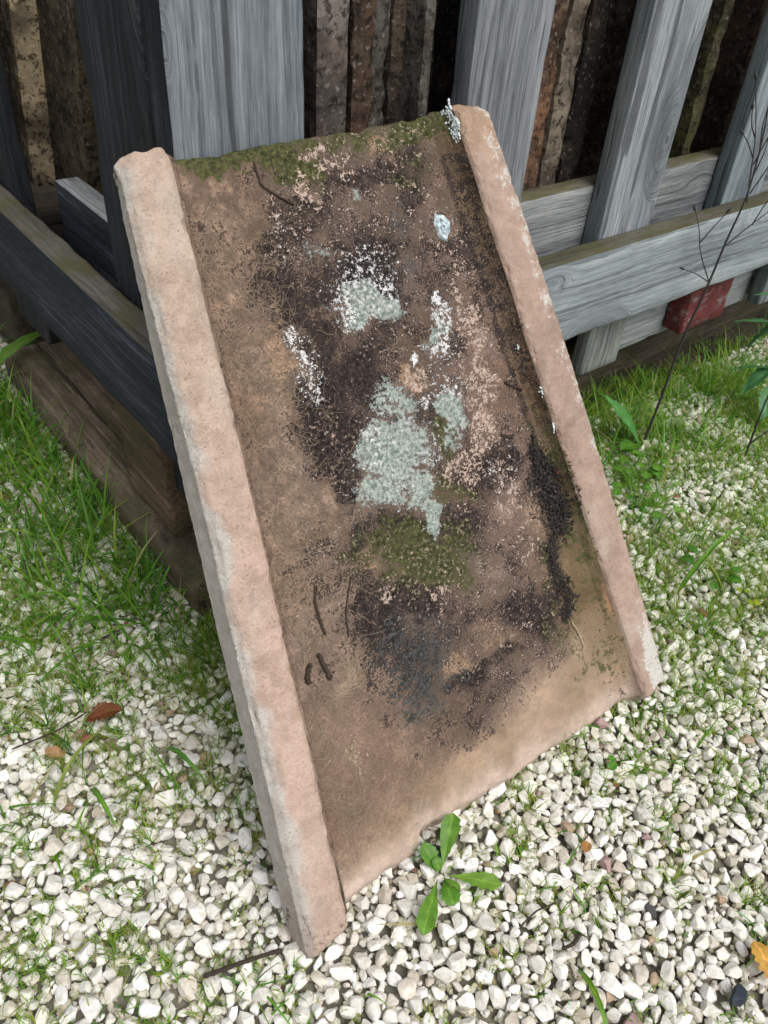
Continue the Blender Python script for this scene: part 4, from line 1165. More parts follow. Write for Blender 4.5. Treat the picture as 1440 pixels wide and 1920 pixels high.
# --- slab
cols = prof_pts([(sA, TS * one), (sB, TS * one), (sB + (ri - sB) * .41, TS + .0022 * one), (sB + (ri - sB) * .70, TS + .007 * one), (sB + (ri - sB) * .86, TS + .013 * one), (ri - .001, TH - .005 * one)], [176, 9, 8, 7, 7])
U_, V_, N_ = grid_part('slab', cols, None, None, 'slab')
tt = np.clip((U_ - U_[:, :1]) / (sB - sA)[:, None], 0, 1)
UE = U_ + np.clip(N_ - TS, 0, 1) * .86          # where stains climb the curved inner wall
cidx = np.repeat(np.arange(U_.shape[1])[None], NV, 0)
fl = np.c_[UE.ravel(), V_.ravel(), 0 * U_.ravel()]
N_ = N_ - .0025 * np.sin(math.pi * tt)
vbd = (V_ - V_[:1])
lip = 1 - sstep(0, .020, vbd)
D_ = (fbm(fl, 35, 4, 70).reshape(U_.shape) - .5) * .0035 + (fbm(fl, 190, 3, 71).reshape(U_.shape) - .5) * .0012
D_ *= np.clip(np.minimum(cidx, cidx.max() - cidx) / 5, 0, 1)
N_ = N_ - lip ** 2 * (.010 + .006 * (fbm(fl, 50, 3, 72).reshape(U_.shape) - .3))
N_ = N_ - (1 - sstep(0, .010, V_[-1:] - V_)) ** 2 * .004
wu = (fbm(fl, 40, 4, 73) - .5) * .030 + (fbm(fl, 130, 3, 74) - .5) * .009
wv = (fbm(fl + 3.3, 40, 4, 75) - .5) * .034 + (fbm(fl + 3.3, 130, 3, 76) - .5) * .009
uu, vv = fl[:, 0] + wu, fl[:, 1] + wv
mk = {k_: mask(k_, uu, vv) for k_ in 'DBMSWPO'}
mk['D'] *= 1.15; mk['M'] *= 1.25
mk['M'] = np.maximum(mk['M'], .85 * sstep(.628, .650, vv + (fbm(fl, 22, 3, 88) - .5) * .03) * sstep(.10, .13, uu) * (.85 + .6 * (fbm(fl, 14, 3, 87) > .47)))
rr_ = lambda a: a.reshape(U_.shape)
D_ += rr_(np.clip(mk['S'] + mk['W'], 0, 1)) * .0012 + rr_(np.clip(mk['M'], 0, 1)) * .0008
band = np.array([(.03, .040), (.0569, .0502), (.1073, .070), (.171, .072), (.2424, .0763), (.3225, .086), (.3972, .107), (.4552, .147), (.48, .17)])
bb = np.interp(uu, band[:, 0], band[:, 1])
tb = 1 - sstep(-.030, .022, vv - bb)
right = sstep(.345, .43, uu) * (1 - sstep(.20, .30, vv))
tint = np.tile([.175, .128, .102], (len(uu), 1))
leftm = (1 - sstep(.13, .22, uu - .03 * vv))[:, None]
tint = tint * (1 - leftm) + np.array([.225, .162, .124]) * leftm
pk = (sstep(.30, .36, uu) * (1 - sstep(.40, .44, uu)) * sstep(.12, .25, vv) * (1 - sstep(.5, .62, vv)))[:, None]
tint = tint * (1 - .7 * pk) + np.array([.255, .175, .142]) * .7 * pk
lowl = ((1 - sstep(.10, .30, vv)) * (1 - sstep(.12, .2, uu)))[:, None]
tint = tint * (1 - .5 * lowl) + np.array([.19, .118, .09]) * .5 * lowl
tint = tint * (1 - right[:, None]) + np.array([.205, .155, .088]) * right[:, None]
tanc = np.array([.285, .205, .142]) + (fbm(fl, 18, 3, 78) - .5)[:, None] * np.array([.16, .12, .09])
tint = tint * (1 - tb[:, None]) + tanc * tb[:, None]
edge_p = (1 - sstep(.006, .050, vbd.ravel() + (fbm(fl, 45, 4, 79) - .5) * .030))[:, None]
tint = tint * (1 - .85 * edge_p) + np.array([.50, .40, .335]) * .85 * edge_p
fibre = np.clip(leftm[:, 0] * (1 - sstep(.60, .64, vv)) * sstep(.02, .05, vv) + .25 * (1 - tb), 0, 1)
for k_ in 'DPWS': mk[k_] = mk[k_] * (1 - .85 * tb)
amb = .49 * (1 - leftm[:, 0]) * (1 - tb) * (1 - .5 * right)
mk['D'] = np.maximum(mk['D'], amb + leftm[:, 0] * .10)
mk['P'] = np.maximum(mk['P'], .30 * sstep(.2, .26, uu) * (1 - tb) * (1 - right))
mk['D'] = mk['D'] * (1 - .9 * np.clip(lowl[:, 0] + .6 * tb, 0, 1) * (uu < .17))
wall = sstep(-.012, .008, (U_ - sB[:, None])).ravel()
mk['D'] = np.maximum(mk['D'], wall * (.40 * sstep(.22, .32, vv) * (1 - sstep(.62, .655, vv)) + .10))
mk['D'] = np.maximum(mk['D'], .8 * np.exp(-((U_ - sB[:, None]).ravel() / .006) ** 2) * sstep(.20, .34, vv))
mk['M'] = np.maximum(mk['M'], wall * .55 * sstep(.10, .17, vv) * (1 - sstep(.30, .42, vv)))
chipc = np.exp(-((fl[:, 1] - .141) / .021) ** 4 - ((fl[:, 0] - .4625) / .009) ** 4)
chipd = np.exp(-((fl[:, 1] - .030) / .040) ** 4 - ((fl[:, 0] - .478) / .016) ** 4)
wl = (wall * sstep(.0, .1, vv))[:, None] * .7
tint = tint * (1 - wl) + np.array([.165, .118, .068]) * wl
tint = tint * (1 + (fbm(fl, 13, 3, 98) - .5)[:, None] * np.array([.30, .42, .62]) * (1 - .6 * tb[:, None]) + (fbm(fl, 32, 3, 99) - .5)[:, None] * .5 * (1 - .7 * tb[:, None]))
tint = tint * (1 - chipc[:, None]) + np.array([.33, .175, .095]) * chipc[:, None]
tint = tint * (1 - .85 * chipd[:, None]) + np.array([.18, .13, .105]) * .85 * chipd[:, None]
mk['P'] = mk['P'] * (1 - .8 * wall)
for k_ in 'DMPO': mk[k_] = mk[k_] * (1 - chipc)
D_ -= (chipc * .0022 + chipd * .0015).reshape(U_.shape)
SLAB = (U_, V_, N_ + D_)
slab = finish('slab', U_, V_, N_, D_, M['slab'], {
    'mask_a': np.c_[mk['D'], mk['B'], mk['M'], mk['S']].reshape(*U_.shape, 4),
    'mask_b': np.c_[mk['W'], mk['P'], mk['O'], fibre].reshape(*U_.shape, 4),
    'tint': np.c_[tint, np.clip(tb + .6 * right + .75 * lowl[:, 0], 0, 1)].reshape(*U_.shape, 4)}, 0.0)

# --- left rim
ctrl = [(l0, 0 * one), (l0 + .0005, .012 * one), (l0 + (lo - l0) * .35, .028 * one), (lo - .004, TH - .0105 * one), (lo + .0015, TH - .0035 * one), (lo + .010, TH - .0002 * one),
        (li - .006, TH + .0004 * one), (li - .002, TH - .0012 * one), (li, TH - .005 * one), (li + .0015, TS + .007 * one), (li + .004, TS + .002 * one), (sA, TS * one)]
U_, V_, N_ = grid_part('rim', prof_pts(ctrl, [6, 7, 6, 4, 4, 15, 3, 3, 7, 4, 4]), None, None, 'rim')
m = U_.shape[1]
sidx = np.repeat(np.arange(m)[None], NV, 0)
fl = np.c_[U_.ravel(), V_.ravel(), N_.ravel()]
V_ = V_ - sstep(.93, 1, kv)[:, None] * .016 * (1 - np.clip(N_ / TH, 0, 1)) * (sidx < 26)
D_ = (fbm(fl, 40, 3, 80).reshape(U_.shape) - .5) * .0004 + (fbm(fl, 170, 3, 81).reshape(U_.shape) - .5) * .0012
chipn = fbm(fl * np.array([1, 1, 1]), 60, 4, 82).reshape(U_.shape)
edgeL = np.exp(-((sidx - 23) / 4.0) ** 2)
D_ -= edgeL * np.clip(chipn - .58, 0, 1) * .014
D_ -= np.exp(-((sidx - 46) / 2.5) ** 2) * np.clip(chipn - .56, 0, 1) * .016
endr = (1 - sstep(0, .018, V_[-1:] - V_)); endb = (1 - sstep(0, .012, V_ - V_[:1]))
N_ = N_ - (endr ** 2 * .009 + endb ** 2 * .010) * sstep(TS, TH, N_)
D_ *= np.clip((m - 1 - sidx) / 3, 0, 1)
vvv = fl[:, 1]
side = 1 - sstep(18, 25, sidx.ravel() + (fbm(fl, 30, 4, 83) - .5) * 16 - 3 * (1 - sstep(.2, .5, vvv)))
top = np.array([.435, .318, .258]) * (1 - sstep(.36, .52, vvv))[:, None] + np.array([.42, .325, .262]) * sstep(.36, .52, vvv)[:, None]
tint = top * (1 - side[:, None]) + np.array([.455, .425, .39]) * side[:, None]
lowend = (1 - sstep(.0, .06, vvv))[:, None]
tint = tint * (1 - .35 * lowend) + np.array([.33, .25, .20]) * .35 * lowend
inn = sstep(46, 52, sidx.ravel())[:, None]
tint = tint * (1 - inn) + np.array([.22, .15, .11]) * inn
wh = .10 * side + .08 * sstep(.45, .62, vvv) + .16 * side * sstep(.28, .4, vvv) * (1 - sstep(.5, .6, vvv)) + .05 * np.exp(-((sidx.ravel() - 24) / 5.0) ** 2)
crev = np.exp(-((sidx.ravel() - 21 - 5 * (fbm(fl, 18, 2, 86) - .5)) / 1.6) ** 2) * sstep(.50, .66, fbm(fl * np.array([1, .45, 1]), 40, 4, 85)) * (1 - sstep(.30, .5, vvv))
D_ -= (crev * .0012).reshape(U_.shape)
dk_ = .42 * crev + .12 * side * (1 - sstep(.2, .4, vvv)) + .45 * inn[:, 0] + .25 * lowend[:, 0]
mo = .5 * side * np.exp(-((vvv - .44) / .03) ** 2) + .25 * side * np.exp(-((vvv - .02) / .04) ** 2)
rimL = finish('rim', U_, V_, N_, D_, M['flange'], {'mask_a': np.c_[dk_, wh, mo * .55, vvv * 0].reshape(*U_.shape, 4), 'tint': np.c_[tint, tint[:, 0] * 0 + 1].reshape(*U_.shape, 4)}, 0.0)
rimL['label'] = 'left rim with a grey outer side and a pinkish tan top'

# --- right rim
ctrl = [(ri - .001, TH - .005 * one), (ri + .001, TH - .0015 * one), (ri + .005, TH * one), (ro - .006, TH * one), (ro - .002, TH - .0015 * one), (ro, TH - .006 * one), (ro + .005, .0 * one)]
U_, V_, N_ = grid_part('rim', prof_pts(ctrl, [3, 3, 14, 3, 3, 8]), None, None, 'rim')
m = U_.shape[1]; sidx = np.repeat(np.arange(m)[None], NV, 0)
fl = np.c_[U_.ravel(), V_.ravel(), N_.ravel()]
D_ = (fbm(fl, 45, 3, 90).reshape(U_.shape) - .5) * .0008 + (fbm(fl, 170, 3, 91).reshape(U_.shape) - .5) * .0014
chipn = fbm(fl, 55, 4, 92).reshape(U_.shape)
D_ -= np.exp(-((sidx - 3) / 2.5) ** 2) * np.clip(chipn - .54, 0, 1) * .014
D_ -= np.exp(-((sidx - 20) / 3) ** 2) * np.clip(chipn - .58, 0, 1) * .014
vvv = fl[:, 1]; si = sidx.ravel()
endr = (1 - sstep(0, .014, V_[-1:] - V_)); endb = (1 - sstep(0, .012, V_ - V_[:1]))
N_ = N_ - (endr ** 2 * .010 + endb ** 2 * .012) * (N_ > TS + .008)
D_ *= np.clip(sidx / 3, 0, 1)
tint = np.array([.36, .262, .212]) + (fbm(fl, 16, 3, 94) - .5)[:, None] * np.array([.14, .10, .08])
upin = sstep(.60, .66, vvv)[:, None] * .6
tint = tint * (1 - upin) + np.array([.34, .22, .13]) * upin
arris = 1 - sstep(1, 6, si + (fbm(fl, 60, 4, 93) - .5) * 8)
dk_ = .35 * arris * sstep(.15, .3, vvv) + .22 * (fbm(fl, 20, 3, 97) - .3) * (1 - sstep(.3, .5, vvv))
wh = (sstep(9, 18, si + (fbm(fl, 12, 3, 95) - .5) * 22) * .42 * sstep(.24, .32, vvv) + .80 * (1 - sstep(.04, .15, vvv)) * sstep(4, 14, si)) + .28 * np.exp(-((si - 5) / 3.0) ** 2) * sstep(.36, .44, vvv) * (fbm(fl, 9, 2, 96) > .5)
mo = arris * .4 * sstep(.12, .2, vvv) * (1 - sstep(.30, .40, vvv))
rimR = finish('rim', U_, V_, N_, D_, M['flange'], {'mask_a': np.c_[dk_, wh, mo, vvv * 0].reshape(*U_.shape, 4), 'tint': np.c_[tint, tint[:, 0] * 0 + 1].reshape(*U_.shape, 4)}, 0.0)
rimR['label'] = 'right rim with a pinkish brown top and pale worn patches along its outer edge'

_U, _V, _N = SLAB
def surf_n(u, v):
    i = int(np.clip((v + .008) / .666 * (NV - 1), 0, NV - 1))
    return float(np.interp(u, _U[i], _N[i]))
def on_wall(u, v):           # a mark seen at u on the flat sits lower on the curved wall
    i = int(np.clip((v + .008) / .666 * (NV - 1), 0, NV - 1))
    return float(np.interp(u, _U[i] + np.clip(_N[i] - TS, 0, 1) * .86, _U[i]))
# --- lichens that stand proud of the clay
def on_tile(u, v, n=None): return TM @ Vector((u, v, TS if n is None else n))
def rosette(u, v, a, b, seed):
    na, nr = 40, 14; V = []; F = []
    for i in range(nr + 1):
        for j in range(na):
            t = i / nr; an = j * math.tau / na
            wob = 1 + .10 * math.sin(3 * an + seed) + .06 * math.sin(7 * an)
            h = .0006 + .0034 * abs(math.sin(t * 6.6 + 1.1 * math.sin(an + .6))) * (1 - t ** 8) - .0008 * (t > .97)
            V.append((u + a * t * wob * math.cos(an), v + b * t * wob * math.sin(an), surf_n(u, v) + h))
    for i in range(nr):
        for j in range(na): F.append((i * na + j, i * na + (j + 1) % na, (i + 1) * na + (j + 1) % na, (i + 1) * na + j)[::-1])
    return np.array(V), np.array(F)
V, F = rosette(.3535, .563, .0092, .0125, 1.0)
o = link('lichen_rosette', mesh_np('lichen_rosette', V, F[:, ::-1]), tile, M['lichen_blue']); o['label'] = 'round pale bluish white ringed lichen'
def tuft(u, v, n, ru, rv, cnt, seed, r0=.0005, r1=.0016):
    r = np.random.default_rng(seed); Vs, Fs, off = [], [], 0
    for i in range(cnt):
        B = SH1[i % NVAR] * r.uniform(r0, r1) * np.array([r.uniform(.7, 1.5), r.uniform(.7, 1.5), .35]); c = np.array([on_wall(u + r.normal(0, ru), v), v + r.normal(0, rv), 0]); c[2] = surf_n(c[0], c[1]) + r.uniform(-.0003, .0006)
        Vs.append(B + c); Fs.append(IC1[1] + off); off += len(B)
    return np.concatenate(Vs), np.concatenate(Fs)
for (u, v, n, ru, rv, cnt) in [(.3958, .660, TS, .0052, .0036, 170), (.3990, .647, TS, .0032, .0062, 170), (.4295, .3826, TS, .002, .003, 12), (.4413, .3431, TS, .0025, .003, 14), (.4125, .4340, TS, .0012, .0015, 6)]:
    V, F = tuft(u, v, n, ru, rv, cnt, int(u * 1e4))
    link('lichen_tuft', mesh_np('lichen_tuft', V, F), tile, M['lichen'])

# --- things lying on the tile
def tube_np(pts, rad, ns=5):
    pts = np.asarray(pts, float); n = len(pts); rad = np.broadcast_to(rad, (n,))
    T_v = np.gradient(pts, axis=0); T_v /= np.linalg.norm(T_v, axis=1)[:, None] + 1e-12
    ref = np.array([0.31, .2, .93]); A = np.cross(T_v, ref); A /= np.linalg.norm(A, axis=1)[:, None] + 1e-9; B = np.cross(T_v, A)
    an = np.arange(ns) * 2 * math.pi / ns
    V = pts[:, None] + rad[:, None, None] * (np.cos(an)[None, :, None] * A[:, None] + np.sin(an)[None, :, None] * B[:, None])
    I = np.arange(n * ns).reshape(n, ns); J = np.roll(I, -1, 1)
    F = np.stack([I[:-1], J[:-1], J[1:], I[1:]], -1).reshape(-1, 4)
    return V.reshape(-1, 3), F
def smooth_path(pts, n):
    p = np.array(pts, float); t = np.r_[0, np.cumsum(np.linalg.norm(np.diff(p, axis=0), axis=1))]; t /= t[-1]
    q = np.stack([np.interp(np.linspace(0, 1, n), t, p[:, i]) for i in range(p.shape[1])], 1)
    for _ in range(3): q[1:-1] = (q[:-2] + 2 * q[1:-1] + q[2:]) / 4
    return q
def obj_on_tile(name, V, F, mat, label, cat, kind=None, origin=None, group=None):
    V = np.asarray(V); c = V.mean(0) if origin is None else np.array(origin)
    o = link(name, mesh_np(name, V - c, F), None, mat)
    o.matrix_world = TM @ Matrix.Translation(c)
    return tag(o, label, cat, group, kind)
def merge(parts):
    off = 0; Vs, Fs = [], []
    for v_, f_ in parts: Vs.append(v_); Fs.append(f_ + off); off += len(v_)
    return np.concatenate(Vs), np.concatenate(Fs)
def twig_on_tile(pts, r_, label, seed, bumps=.35):
    p = smooth_path([(a, b, surf_n(a, b) + r_ * .7) for a, b in smooth_path(pts, 26)], 26)
    rg = np.random.default_rng(seed); rad = r_ * (1 + bumps * (rg.random(26) - .4)); rad[0] *= .4; rad[-1] *= .35
    p[:, :2] += rg.normal(0, r_ * .25, (26, 2))
    V, F = tube_np(p, rad, 6)
    return obj_on_tile('twig', V, F, M['twig'], label, 'twig')
twig_on_tile([(.1147, .2867), (.1089, .2728), (.1085, .2551), (.1097, .2417)], .0014, 'thin dark curved twig lying alone on the lower left of the tile', 1)
twig_on_tile([(.1518, .2809), (.1416, .2643), (.1349, .2515), (.1316, .2293)], .0009, 'hair thin black twig on the tile to the right of the curved one', 2)
twig_on_tile([(.0878, .2234), (.0815, .2161), (.0813, .2074)], .0022, 'short thick black crumbly twig close to the left rim of the tile', 3, .8)
twig_on_tile([(.0976, .2292), (.0994, .2179), (.1018, .2011)], .0019, 'short dark twig just above the curled root nest on the tile', 4, .8)
twig_on_tile([(.1743, .6432), (.1739, .6238), (.1859, .6136), (.2012, .6042)], .0011, 'bent grey brown twig below the moss at the top edge of the tile', 5)
twig_on_tile([(.3834, .4028), (.3893, .3974), (.4044, .389)], .0014, 'tiny bent black twig near the right rim, upper of two small ones on the tile', 6, .6)
twig_on_tile([(.363, .3522), (.3691, .3476), (.3779, .3461)], .0016, 'tiny crumbly black twig on pinkish lichen, above the long soil clump', 7, .9)
twig_on_tile([(.4055, .340), (.4045, .332), (.4035, .3205)], .0022, 'stubby black twig standing out of the top of the soil clump', 8, .6)
twig_on_tile([(.396, .130), (.4038, .1138), (.4056, .100), (.4075, .0923), (.4020, .0915)], .0013, 'curly tan root end below the soil crumbs by the right rim', 9, .5).data.materials[0] = M['root']
rg = np.random.default_rng(44)
def soil_on_path(path, width, n, r0, r1, heap, seed):
    rg = np.random.default_rng(seed); p = smooth_path(path, 60); wds = np.interp(np.linspace(0, 1, 60), np.linspace(0, 1, len(width)), width); parts = []
    for i in range(n):
        j = rg.integers(0, 60); q = p[j] + rg.normal(0, 1, 2) * wds[j] * .5
        d = np.linalg.norm(q - p[j]) / wds[j]
        B = SH1[rg.integers(0, NVAR)] * rg.uniform(r0, r1) * np.array([rg.uniform(.5, 2.2), rg.uniform(.5, 1.8), .6])
        parts.append((B + np.array([q[0], q[1], surf_n(*q) + rg.random() * heap * max(0, 1 - d)]), IC1[1]))
    for i in range(n // 7):
        j = rg.integers(0, 60); a = rg.uniform(0, 6.28); q = p[j] + rg.normal(0, 1, 2) * wds[j] * .6; L = rg.uniform(.004, .012)
        pts = [(q[0] + L * t * math.cos(a + t), q[1] + L * t * math.sin(a + t), surf_n(q[0], q[1]) + heap * .6 * rg.random() + .0006) for t in np.linspace(0, 1, 5)]
        v_, f_ = tube_np(pts, .0005, 4); parts.append((v_, np.concatenate([f_[:, [0, 1, 2]], f_[:, [0, 2, 3]]])))
    return merge(parts)
V, F = soil_on_path([(.402, .325), (.4055, .3017), (.4100, .2789), (.4115, .252), (.4106, .2300)], [.005, .012, .021, .022, .008], 1500, .0005, .0019, .007, 5)
obj_on_tile('soil_clump', V, F, M['soil'], 'long heap of black wet soil crumbs caught along the right rim of the tile', 'soil', 'stuff')
V, F = soil_on_path([(.395, .225), (.390, .199), (.3906, .1795), (.3983, .1639), (.4000, .1552), (.3893, .136)], [.003, .004, .009, .014, .011, .005], 650, .0005, .0015, .004, 6)
obj_on_tile('soil_clump', V, F, M['soil'], 'smaller string of black soil crumbs below the long soil heap on the tile', 'soil', 'stuff')
parts = []
B = SH2[3] * np.array([.0022, .0022, .0016]); V = B + np.array([.4215, .293, TS + .006])
o = obj_on_tile('clay_crumb', V, IC2[1], None, 'tiny bright red crumb sitting on the black soil heap', 'crumb'); k = NT('bright_red_crumb'); o.data.materials.append(k.fin((.45, .05, .03), .7))
# fine dry roots
parts = []
def root(u, v, a, L, curl, n=12, r_=.00032, wig=.5):
    pts = []; h = 0
    for i in range(n):
        pts.append((u, v, surf_n(u, v) + .0001 + .0006 * rg.random())); a += curl / n + rg.normal(0, wig); u += math.cos(a) * L / n; v += math.sin(a) * L / n
    pts = smooth_path(pts, n + 4)
    v_, f_ = tube_np(pts, r_ * rg.uniform(.7, 1.3), 4); parts.append((v_, f_))
for i in range(1500):
    v = rg.uniform(.05, .60); u = float(c_li(np.array([v]))[0]) + .012 + abs(rg.normal(0, .045))
    if u > .19: continue
    root(u, v, rg.uniform(0, 6.28), rg.uniform(.010, .035), rg.normal(0, 3), 10, rg.choice([.00012, .00016, .00021]))
for i in range(90):
    a = rg.uniform(-2.9, .4); rr0 = rg.uniform(.006, .022); root(.112 + rr0 * math.cos(a) * 1.1, .196 + rr0 * math.sin(a) * .7, a + 1.57 + rg.normal(0, .3), rg.uniform(.012, .03), rg.uniform(.4, 1.8), 10, .00024, .12)
for pth in [[(.0779, .2935), (.0905, .2975), (.103, .303), (.112, .300)], [(.068, .284), (.083, .262), (.087, .235), (.080, .221)], [(.094, .262), (.093, .245), (.089, .228), (.085, .215)], [(.0905, .2975), (.098, .287), (.102, .283)], [(.088, .245), (.098, .243), (.104, .240)], [(.085, .220), (.098, .233), (.108, .246), (.115, .252)], [(.066, .127), (.08, .134), (.095, .136), (.11, .13)], [(.128, .27), (.133, .25), (.136, .235)], [(.12, .235), (.128, .243), (.135, .246)], [(.09, .335), (.10, .325), (.118, .322)]]:
    p = smooth_path([(a, b, surf_n(a, b) + .0006) for a, b in smooth_path(pth, 24)], 24); p[:, :2] += rg.normal(0, .0003, (24, 2)); v_, f_ = tube_np(p, .00030, 5); parts.append((v_, f_))
V, F = merge(parts)
obj_on_tile('dry_roots', V, F, M['root'], 'pale hair fine dry roots clinging to the left part of the tile', 'roots', 'stuff')
# leaf skeleton
V, F = tuft(.103, .122, TS + .0006, .0035, .010, 60, 77, .0008, .0022)
obj_on_tile('leaf_shred', V, F, M['root'], 'shrivelled pale leaf shred stuck near the lower left of the tile', 'leaf')

# ------------------------------------------------------------------ plants and litter
def leaf(name, parent, p0, p1, width, mat, arch=.15, fold=.25, shape=(.9, 1.3), up=(0, 0, 1), nl=12, wave=.03, color=(1, 1, 1), seed=0, twist=0.0):
    p0, p1, up = Vector(p0), Vector(p1), Vector(up)
    d = p1 - p0; L = d.length; t = d.normalized(); s = t.cross(up).normalized(); n = s.cross(t).normalized()
    if twist: q = Matrix.Rotation(twist, 3, t); s = q @ s; n = q @ n
    V = []; nc = 6
    pk_ = shape[0] / (shape[0] + shape[1]); mx = pk_ ** shape[0] * (1 - pk_) ** shape[1]
    for i in range(nl + 1):
        a = i / nl; w_ = max(width * .5 * (a ** shape[0]) * ((1 - a) ** shape[1]) / mx, width * .028)
        c = p0 + d * a + n * (arch * L * 4 * a * (1 - a) * .5 + 0)
        for j in range(nc + 1):
            b = (j / nc) * 2 - 1
            if abs(b) > .99 and 0 < i < nl: w_ *= 1 + .10 * math.sin(i * 2.9 + seed * 1.7)
            V.append(c + s * (w_ * b) + n * (abs(b) * w_ * fold + wave * width * math.sin(a * 11 + b * 3 + seed)) )
    F = [(i * (nc + 1) + j, i * (nc + 1) + j + 1, (i + 1) * (nc + 1) + j + 1, (i + 1) * (nc + 1) + j) for i in range(nl) for j in range(nc)]
    o_ = Vector(parent.location) if parent else p0
    me = mesh_np(name, np.array([v - o_ for v in V]), np.array(F)); o = link(name, me, parent, mat)
    vn = np.array([max(0.0, 1 - abs((j / nc) * 2 - 1) * 2.4) if (j == nc // 2) else (.62 if (i + abs(j - nc // 2)) % 3 == 0 else 0.0) for i in range(nl + 1) for j in range(nc + 1)])
    pattr(me, 'vein', np.c_[vn, vn, vn])
    if not parent: o.location = o_
    o.color = (*color, 1)
    return o
def tube_obj(name, parent, pts, rad, mat, n=18, ns=6):
    p = smooth_path(pts, n); o_ = np.array(parent.location) if parent else p[0]
    r_ = np.interp(np.linspace(0, 1, n), np.linspace(0, 1, len(rad)), rad)
    v_, f_ = tube_np(p - o_, r_, ns); o = link(name, mesh_np(name, v_, f_), parent, mat)
    if not parent: o.location = Vector(o_)
    return o
# rosette weed in front of the tile
e = empty('rosette_weed', Matrix.Translation((.083, .361, 0)))
tag(e, 'small bright green rosette weed growing at the lower edge of the tile', 'weed')
sh = (1.6, .55)
leaf('leaf', e, (.083, .364, .006), (.093, .413, .026), .0185, M['leaf'], .12, .3, sh, seed=1)
leaf('leaf', e, (.088, .360, .006), (.139, .352, .014), .0165, M['leaf'], .10, .12, sh, color=(1.35, 1.2, 1.3), seed=2)
leaf('leaf', e, (.080, .356, .006), (.066, .302, .012), .0175, M['leaf'], .12, .15, sh, color=(1.1, 1.08, 1), seed=3)
leaf('leaf', e, (.086, .356, .004), (.094, .330, .012), .018, M['leaf'], .25, .1, (1.2, .5), color=(.85, .95, .8), seed=4)
leaf('leaf', e, (.079, .364, .006), (.063, .381, .022), .017, M['leaf'], .2, .2, (1.0, .6), color=(.9, .95, .9), seed=5)
leaf('leaf', e, (.081, .362, .010), (.076, .371, .018), .010, M['leaf'], .2, .2, (.8, .5), color=(.9, .95, .9), seed=6)
leaf('leaf', e, (.084, .358, .006), (.100, .345, .010), .009, M['leaf'], .2, .2, sh, color=(.95, .95, .9), seed=7)
# dead flower stalk beside the crate
e = empty('dead_flower_stalk', Matrix.Translation((.425, 1.13, 0)))
tag(e, 'tall thin dark dead flower stalk with seed heads in front of the right crate rail', 'dead plant')
yk = 1.13
def P3(l, dy=0.0): return [(a, yk + dy * i, c) for i, (a, b, c) in enumerate(l)]
tube_obj('stem', e, P3([(.425, 1.13, -.01), (.43, 1.13, .075), (.432, 1.13, .191), (.443, 1.13, .287), (.447, 1.13, .358), (.454, 1.13, .403), (.450, 1.13, .471), (.441, 1.13, .522)]), [.0026, .0022, .0017, .0008], M['stem'], 40)
brs = [[(.443, 1.13, .287), (.415, 1.13, .332), (.408, 1.13, .36), (.395, 1.13, .383)], [(.411, 1.13, .343), (.421, 1.13, .368), (.431, 1.13, .390)], [(.448, 1.13, .343), (.469, 1.13, .367), (.500, 1.13, .400)], [(.456, 1.13, .403), (.436, 1.13, .49), (.411, 1.13, .553)], [(.452, 1.13, .438), (.458, 1.13, .470), (.456, 1.13, .496)], [(.443, 1.13, .287), (.42, 1.13, .300), (.398, 1.13, .307)],
       [(.4475, 1.13, .452), (.458, 1.13, .50), (.462, 1.13, .54)], [(.4375, 1.13, .485), (.426, 1.13, .50), (.419, 1.13, .520)], [(.444, 1.13, .46), (.432, 1.13, .478), (.424, 1.13, .486)], [(.4505, 1.13, .465), (.440, 1.13, .50), (.436, 1.13, .545)], [(.456, 1.13, .415), (.470, 1.13, .452), (.474, 1.13, .48)], [(.474, 1.13, .374), (.478, 1.13, .40), (.484, 1.13, .42)]]
for i, b_ in enumerate(brs):
    pts = P3(b_, -.004 if i % 2 else .004)
    tube_obj('branch', e, pts, [.0011, .0008, .0006], M['stem'], 14, 5)
    tip = np.array(pts[-1]); dr = tip - np.array(pts[-2]); dr /= np.linalg.norm(dr)
    sp = smooth_path([tip - dr * .001, tip + dr * .004, tip + dr * .009], 8)
    v_, f_ = tube_np(sp - np.array(e.location), np.array([.0007, .0015, .0021, .0022, .0019, .0014, .0008, .0003]), 6)
    link('seed_head', mesh_np('seed_head', v_, f_), e, M['stem'])
e = empty('bare_dead_plant', Matrix.Translation((.591, 1.109, 0)))
tag(e, 'short dark bare stem at the right edge of the gravel', 'dead plant')
tube_obj('stem', e, [(.591, 1.109, -.008), (.588, 1.109, .043), (.583, 1.107, .123), (.60, 1.105, .19)], [.0022, .0016, .0009], M['stem'], 24)
tube_obj('branch', e, [(.589, 1.109, .03), (.602, 1.10, .06), (.62, 1.10, .09)], [.0014, .0008], M['stem'], 14)
